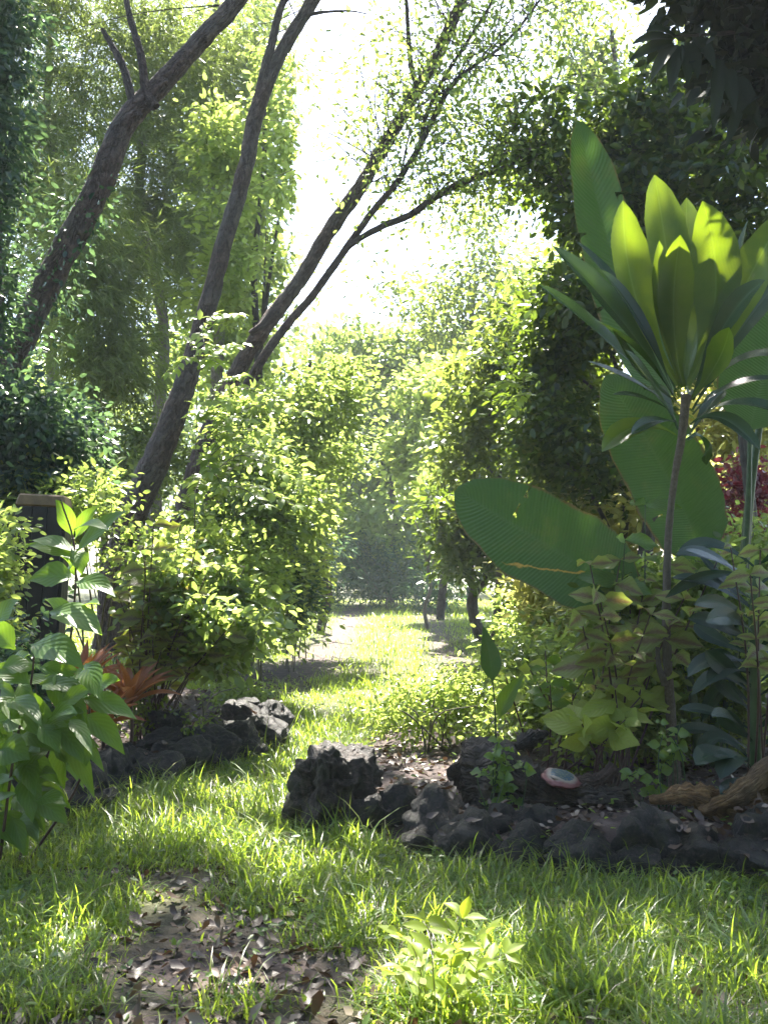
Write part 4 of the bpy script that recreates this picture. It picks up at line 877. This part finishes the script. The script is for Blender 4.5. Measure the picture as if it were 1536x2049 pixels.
# broad leaved plant, left foreground
bl = empty('broad_leaved_plant', Vector((G(40, 1720).x, 4.35, 0)), 'large glossy broad leaved plant crowding the left foreground', 'plant')
def stem_(pts, Y, r, par, mat=M_stemred): link('stem', tube('stem', [P(a, b_, Y) for a, b_ in pts], [r * (1 - .6 * k / len(pts)) for k in range(len(pts))], 7, 6, .02), par, mat=mat)
stem_([(40, 1720), (110, 1450), (145, 1250), (150, 1100), (122, 1000)], 4.4, .007, bl)
stem_([(0, 1720), (30, 1500), (60, 1380), (70, 1300)], 4.2, .007, bl); stem_([(60, 1720), (160, 1560), (180, 1400), (170, 1330)], 4.4, .007, bl); stem_([(-60, 1720), (-20, 1560), (0, 1380)], 4.1, .007, bl)
BL = [((146, 1075), (112, 1000), 34), ((150, 1080), (200, 1010), 30), ((150, 1105), (60, 1082), 36), ((150, 1120), (52, 1092), 34), ((150, 1110), (262, 1020), 40), ((148, 1060), (218, 1062), 36), ((150, 1160), (56, 1162), 56), ((150, 1150), (120, 1110), 34), ((152, 1165), (232, 1195), 44), ((150, 1100), (165, 1150), 40),
      ((100, 1225), (205, 1272), 66), ((150, 1230), (200, 1210), 34), ((60, 1290), (168, 1338), 62), ((150, 1290), (90, 1300), 36), ((70, 1330), (5, 1385), 60), ((60, 1370), (-20, 1340), 46), ((-10, 1395), (128, 1505), 74), ((30, 1440), (10, 1560), 90), ((80, 1370), (178, 1395), 42), ((160, 1400), (275, 1440), 46),
      ((165, 1430), (250, 1510), 46), ((170, 1330), (200, 1400), 46), ((120, 1460), (190, 1598), 40), ((160, 1470), (172, 1535), 44), ((30, 1510), (120, 1570), 40), ((80, 1440), (185, 1480), 48), ((0, 1500), (60, 1520), 60), ((30, 1300), (-30, 1250), 50), ((150, 1250), (90, 1200), 40), ((20, 1560), (-10, 1610), 50),
      ((-10, 1250), (40, 1200), 44), ((190, 1380), (240, 1360), 34), ((-20, 1440), (40, 1475), 70), ((10, 1350), (60, 1310), 44), ((80, 1410), (20, 1440), 60), ((100, 1500), (30, 1540), 44)]
_r = random.Random(8)
for k in range(70):
    x_, y_ = _r.uniform(-40, 150), _r.uniform(1330, 1650); a_ = _r.uniform(-.5, 1.5); l_ = _r.uniform(60, 115)
    if y_ > 1480 + (150 - x_) * .8: x_ -= 70
    BL.append(((x_, y_), (x_ + l_ * math.cos(a_) * .8, y_ + l_ * math.sin(a_)), _r.uniform(26, 50)))
for k, (b0, t0, w) in enumerate(BL):
    Y0 = 4.3 + random.uniform(-.15, .15); B, Tt = P(*b0, Y0), P(*t0, Y0 - random.uniform(-.08, .2)); C_ = (B + Tt) / 2 + Vector((0, 0, .18 * (Tt - B).length))
    me, _, _ = blade('leaf', B, C_, Tt, w * Y0 / F * 1.12, (random.uniform(-.5, .6), -.75, random.uniform(.3, 1.1)), 'ovate', random.uniform(.1, .35), 12, 6, .10, 0, .12, k)
    link('leaf', me, bl, mat=M_broad)

# bromeliads / orange leaves
for k, (px, Yd, hs, n, sz, lab) in enumerate([(160, 6.3, .34, 22, .40, 'orange red strap leaved plant at the foot of the post in the left bed'), (262, 6.25, .30, 18, .34, 'smaller orange plant among the dark stems of the coleus bush'), (205, 6.0, .18, 16, .32, 'dark red low plant between the two orange ones')]):
    b = P(px, 1400, Yd); b.z = gz1(b.x, Yd); t = empty('red_cordyline', b, lab, 'plant', 'red and orange plants in the left bed')
    link('stem', tube('stem', [b - Vector((0, 0, .03)), b + Vector((.01, 0, hs * .5)), b + Vector((0, 0, hs + .06))], [.012, .011, .009], 7, 4, .05), t, mat=M_stemred); b = b + Vector((0, 0, hs))
    for q in range(n):
        a = q * 2.4; d = Vector((math.cos(a), math.sin(a) * .8, .2 + 1.3 * q / n)).normalized(); e = b + d * sz * random.uniform(.8, 1.2); c_ = b + (d + Vector((0, 0, .5))).normalized() * sz * .55
        me, _, _ = blade('leaf', b + Vector((0, 0, .04 * q / n)), c_, e, .062, Vector((-d.x, -d.y - .6, 1.2)), 'plainleaf', .5, 8, 4, 0, 0, 0, q); link('leaf', me, t, mat=M_brom)

# ------------------------------------------------------------------ big leaf on its own, right bed
sl = empty('single_leaf_shoot', P(985, 1480, 5.5), 'single dark pointed leaf on a thin stalk in front of the sunlit grass', 'plant')
link('stem', tube('stem', [P(992, 1500, 5.5), P(990, 1430, 5.5), P(985, 1360, 5.5)], [.006, .005, .003], 6, 5, 0), sl, mat=M_green)
me, _, _ = blade('leaf', P(985, 1365, 5.5), P(983, 1320, 5.5), P(966, 1252, 5.52), .125, (.2, -1, .1), 'ovate', .2, 12, 6, .06); link('leaf', me, sl, mat=M_ban)
me, _, _ = blade('leaf', P(998, 1440, 5.5), P(1010, 1390, 5.5), P(1050, 1350, 5.45), .10, (-.4, -1, .4), 'ovate', .35, 12, 6, .06); link('leaf', me, sl, mat=M_broad)

# ------------------------------------------------------------------ banana like plants behind the ti
bp_ = empty('banana_plant', Vector((1.75, 6.0, .14)), 'banana plant with four huge plain leaves behind the ti rosette', 'plant')
def bigblade(par, b, c, t, w, Y, face, mat=M_ban, stalk=None, tears=(), fold=.12, nw=12, Yt=None):
    B, C_, T_ = P(*b, Y), P(*c, Y if Yt is None else (Y + Yt) / 2), P(*t, Y if Yt is None else Yt)
    me, spn, nn = blade('leaf', B, C_, T_, w * Y / F, face, 'banana', fold, 46, nw, .05, 0, .09, w)
    k_ = nw + 1
    for i0, j0, j1 in tears:
        for j in list(range(j0, j1)):
            if j == j0 + 2: continue
            me.vertices[i0 * k_ + j].co = me.vertices[i0 * k_ + j].co.lerp(me.vertices[(i0 + 1) * k_ + j].co, .62)
    if tears:
        bm_ = bmesh.new(); bm_.from_mesh(me); bm_.faces.ensure_lookup_table(); dl = [bm_.faces[i0 * nw + j] for i0, j0, j1 in tears for j in range(j0, j1) if j not in (j0 + 2,)]
        bmesh.ops.delete(bm_, geom=dl, context='FACES'); bm_.to_mesh(me); bm_.free()
    lf = link('leaf', me, par, mat=mat)
    pts = [Vector(spn[i_]) + Vector(nn[i_]) * .003 for i_ in range(0, len(spn), 4)]
    r = link('midrib', tube('midrib', pts, list(np.linspace(.011, .003, len(pts))), 6, 3, 0), par, mat=M_rib); r.parent = lf; r.matrix_parent_inverse = Matrix.Translation(-par.location)
    if stalk: link('stalk', tube('stalk', [P(*s_, Y) for s_ in stalk] + [B], list(np.linspace(.03, .012, len(stalk) + 1)), 9, 6, .02), par, mat=M_green)
    return lf
bigblade(bp_, (1335, 800), (1245, 640), (1158, 244), 165, 5.9, (.35, -1, .25), stalk=[(1400, 1540), (1395, 1250), (1370, 950)], tears=[(20, 10, 12), (31, 10, 12), (36, 0, 2)])
bigblade(bp_, (1405, 1120), (1350, 960), (1212, 752), 190, 5.7, (.1, -1, .2), stalk=[(1430, 1540), (1425, 1300)], tears=[(14, 9, 12), (27, 0, 2)])
bigblade(bp_, (1270, 1195), (1120, 1110), (912, 980), 205, 5.55, (.25, -1, .15), M_banst, stalk=[(1400, 1530), (1370, 1330)], tears=[(33, 0, 5)])
bigblade(bp_, (1500, 860), (1530, 700), (1640, 470), 190, 5.8, (-.2, -1, .3), stalk=[(1440, 1540), (1490, 1100)])
for k, pts in enumerate([[(1480, 1540), (1490, 1100), (1520, 840), (1545, 700)], [(1440, 1540), (1425, 1200), (1415, 950)]]):
    link('stalk', tube('stalk', [P(*s_, 6.0) for s_ in pts], [.035, .03, .02, .015][:len(pts)], 10, 6, .02), bp_, mat=M_green)
pt = limb([(1500, 1500), (1505, 1100), (1495, 960), (1480, 820), (1478, 700)], 7.4, (34, 30, 28, 26, 20))
tree('slender_tree', 'slim pinkish bare trunk between the banana stalks at the right edge', 'tree', drop(pt[0]), [pt], M_barkp, [(crown('crown', lobes_px([(1500, 640, 7.6, 90, 70, .4)]), 120, 20, .08, T_HEX, .2), M_dark)])

# ------------------------------------------------------------------ ti plant
TB = Vector((P(1350, 1580, 5.1).x, 5.1, .12))
ti = empty('ti_plant', TB, 'ti plant on a thin bare stem topped by a rosette of big glowing leaves', 'plant')
Yt = 5.1
link('stem', tube('stem', [TB - Vector((0, 0, .05)), P(1345, 1500, Yt), P(1338, 1380, Yt), P(1332, 1250, Yt), P(1336, 1080, Yt), P(1348, 960, Yt), P(1362, 880, Yt), P(1372, 790, Yt)],
     [.040, .030, .024, .022, .019, .018, .021, .026], 14, 10, .05), ti, mat=M_stem)
link('branch', tube('branch', [P(1330, 1370, Yt - .02), P(1318, 1335, Yt - .04), P(1314, 1295, Yt - .05)], [.02, .014, .010], 8, 5, .05), ti, mat=M_stem)
TI = [  # base, control, tip, width, face, depth shift of tip
    ((1362, 760), (1345, 560), (1308, 350), 100, (0.1, -1, .1), .10), ((1355, 770), (1240, 600), (1246, 400), 96, (.35, -1, .1), -.1), ((1375, 770), (1470, 600), (1404, 402), 104, (-.25, -1, .1), -.12),
    ((1368, 770), (1375, 600), (1372, 396), 84, (-.1, -1, .1), .2), ((1366, 775), (1330, 640), (1360, 470), 78, (0, -1, .1), -.25), ((1362, 775), (1310, 650), (1318, 480), 60, (.5, -1, 0), -.2),
    ((1345, 790), (1260, 640), (1104, 492), 74, (.3, -.9, .6), -.1), ((1340, 795), (1230, 690), (1078, 570), 62, (.2, -.8, .8), -.3), ((1350, 780), (1270, 600), (1150, 480), 46, (.3, -.5, .8), .25), ((1340, 810), (1270, 760), (1170, 722), 34, (0, -.7, 1), -.2),
    ((1345, 800), (1250, 730), (1225, 660), 44, (.2, -.9, .5), -.35), ((1352, 872), (1270, 820), (1203, 904), 52, (.1, -1, .7), -.25), ((1350, 840), (1310, 780), (1250, 700), 48, (.3, -.8, .6), -.45),
    ((1395, 780), (1450, 640), (1570, 420), 92, (-.3, -1, .4), -.15), ((1390, 760), (1450, 600), (1495, 440), 26, (-.9, -.5, .2), .2), ((1380, 800), (1450, 720), (1458, 655), 60, (-.4, -1, .3), -.35), ((1385, 800), (1480, 650), (1590, 520), 60, (-.4, -.9, .5), .1),
    ((1385, 820), (1460, 680), (1600, 720), 50, (-.1, -.6, 1), -.3), ((1385, 830), (1450, 750), (1580, 760), 36, (-.1, -.5, 1), -.1), ((1385, 845), (1460, 770), (1610, 850), 46, (-.1, -.6, 1), -.4), ((1378, 870), (1420, 800), (1450, 780), 34, (-.2, -.8, .6), .2),
    ((1375, 880), (1410, 850), (1412, 930), 40, (-.2, -.8, .6), .25), ((1355, 860), (1320, 760), (1290, 780), 40, (0, -.8, .6), .3), ((1370, 780), (1400, 690), (1440, 640), 50, (-.3, -1, .3), .35), ((1368, 770), (1392, 620), (1415, 500), 56, (-.5, -1, .1), .3),
    ((1345, 785), (1290, 640), (1200, 540), 52, (.5, -.8, .5), -.2), ((1350, 800), (1290, 700), (1190, 640), 44, (.1, -.5, 1), -.4), ((1350, 830), (1300, 790), (1225, 790), 34, (0, -.6, 1), -.3), ((1352, 845), (1300, 830), (1262, 870), 30, (.2, -.8, .6), -.3),
    ((1385, 800), (1440, 620), (1530, 560), 54, (-.5, -.8, .4), -.3), ((1380, 850), (1440, 800), (1520, 900), 38, (-.2, -.8, .6), -.3)]
for k, (b0, c0, t0, w, fc, dt) in enumerate(TI):
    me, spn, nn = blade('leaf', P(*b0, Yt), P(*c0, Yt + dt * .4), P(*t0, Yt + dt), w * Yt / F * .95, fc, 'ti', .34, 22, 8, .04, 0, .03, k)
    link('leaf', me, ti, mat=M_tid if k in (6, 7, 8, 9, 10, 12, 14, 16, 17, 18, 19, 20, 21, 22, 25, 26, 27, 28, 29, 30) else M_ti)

# dark strap leaved plant at the right edge
dr = empty('strap_leaved_plant', Vector((P(1510, 1600, 4.8).x, 4.8, .13)), 'dark glossy strap leaved plant with drooping leaves at the right edge', 'plant')
link('stem', tube('stem', [dr.location, P(1510, 1400, 4.8), P(1505, 1250, 4.8), P(1515, 1120, 4.8)], [.03, .026, .022, .014], 9, 6, .04), dr, mat=M_green)
rr = random.Random(4)
for k in range(38):
    y0 = 1120 + (k % 19) * 22; s_ = -1 if k % 3 else 1; ln = rr.uniform(90, 175); b0 = (1508, y0 + 15)
    c0 = (1508 + s_ * ln * .55, y0 - rr.uniform(10, 95)); t0 = (1508 + s_ * ln * rr.uniform(.7, 1.05), y0 + rr.uniform(-80, 60)); dz = rr.uniform(-.4, .35)
    me, _, _ = blade('leaf', P(*b0, 4.8), P(*c0, 4.8 + dz * .6), P(*t0, 4.8 + dz), rr.uniform(24, 40) * 4.8 / F, (rr.uniform(-.6, .6), -.9, rr.uniform(.1, 1)), 'ti', .3, 12, 6, .05, 0, 0, k); link('leaf', me, dr, mat=M_drac)
for k, (b0, c0, t0, w) in enumerate([((1500, 1540), (1440, 1480), (1390, 1530), 60), ((1505, 1545), (1470, 1470), (1440, 1560), 56), ((1515, 1560), (1560, 1480), (1600, 1560), 50), ((1505, 1560), (1480, 1560), (1440, 1590), 40)]):
    me, _, _ = blade('leaf', P(*b0, 4.7), P(*c0, 4.6), P(*t0, 4.5), w * 4.7 / F, (-.2, -.6, 1), 'ti', .2, 12, 6, .06, 0, 0, k); link('leaf', me, dr, mat=M_drac)

# ------------------------------------------------------------------ haze
if HAZE > 0:
    me = bpy.data.meshes.new('haze'); bm = bmesh.new(); bmesh.ops.create_cube(bm, size=1)
    for v in bm.verts: v.co = Vector((v.co.x * 620, 120 + v.co.y * 440, 12 + v.co.z * 28))
    bm.to_mesh(me); bm.free(); hz = bpy.data.objects.new('haze', me); COL.objects.link(hz)
    m = bpy.data.materials.new('haze_air'); m.use_nodes = True; nt = m.node_tree
    for n in list(nt.nodes): nt.nodes.remove(n)
    pv = nt.nodes.new('ShaderNodeVolumePrincipled'); pv.inputs['Color'].default_value = (.86, .93, 1, 1); pv.inputs['Density'].default_value = HAZE; pv.inputs['Anisotropy'].default_value = .1
    o = nt.nodes.new('ShaderNodeOutputMaterial'); nt.links.new(pv.outputs[0], o.inputs['Volume']); me.materials.append(m)
    tagit(hz, 'thin pale morning haze filling the glade', 'haze', kind='stuff')
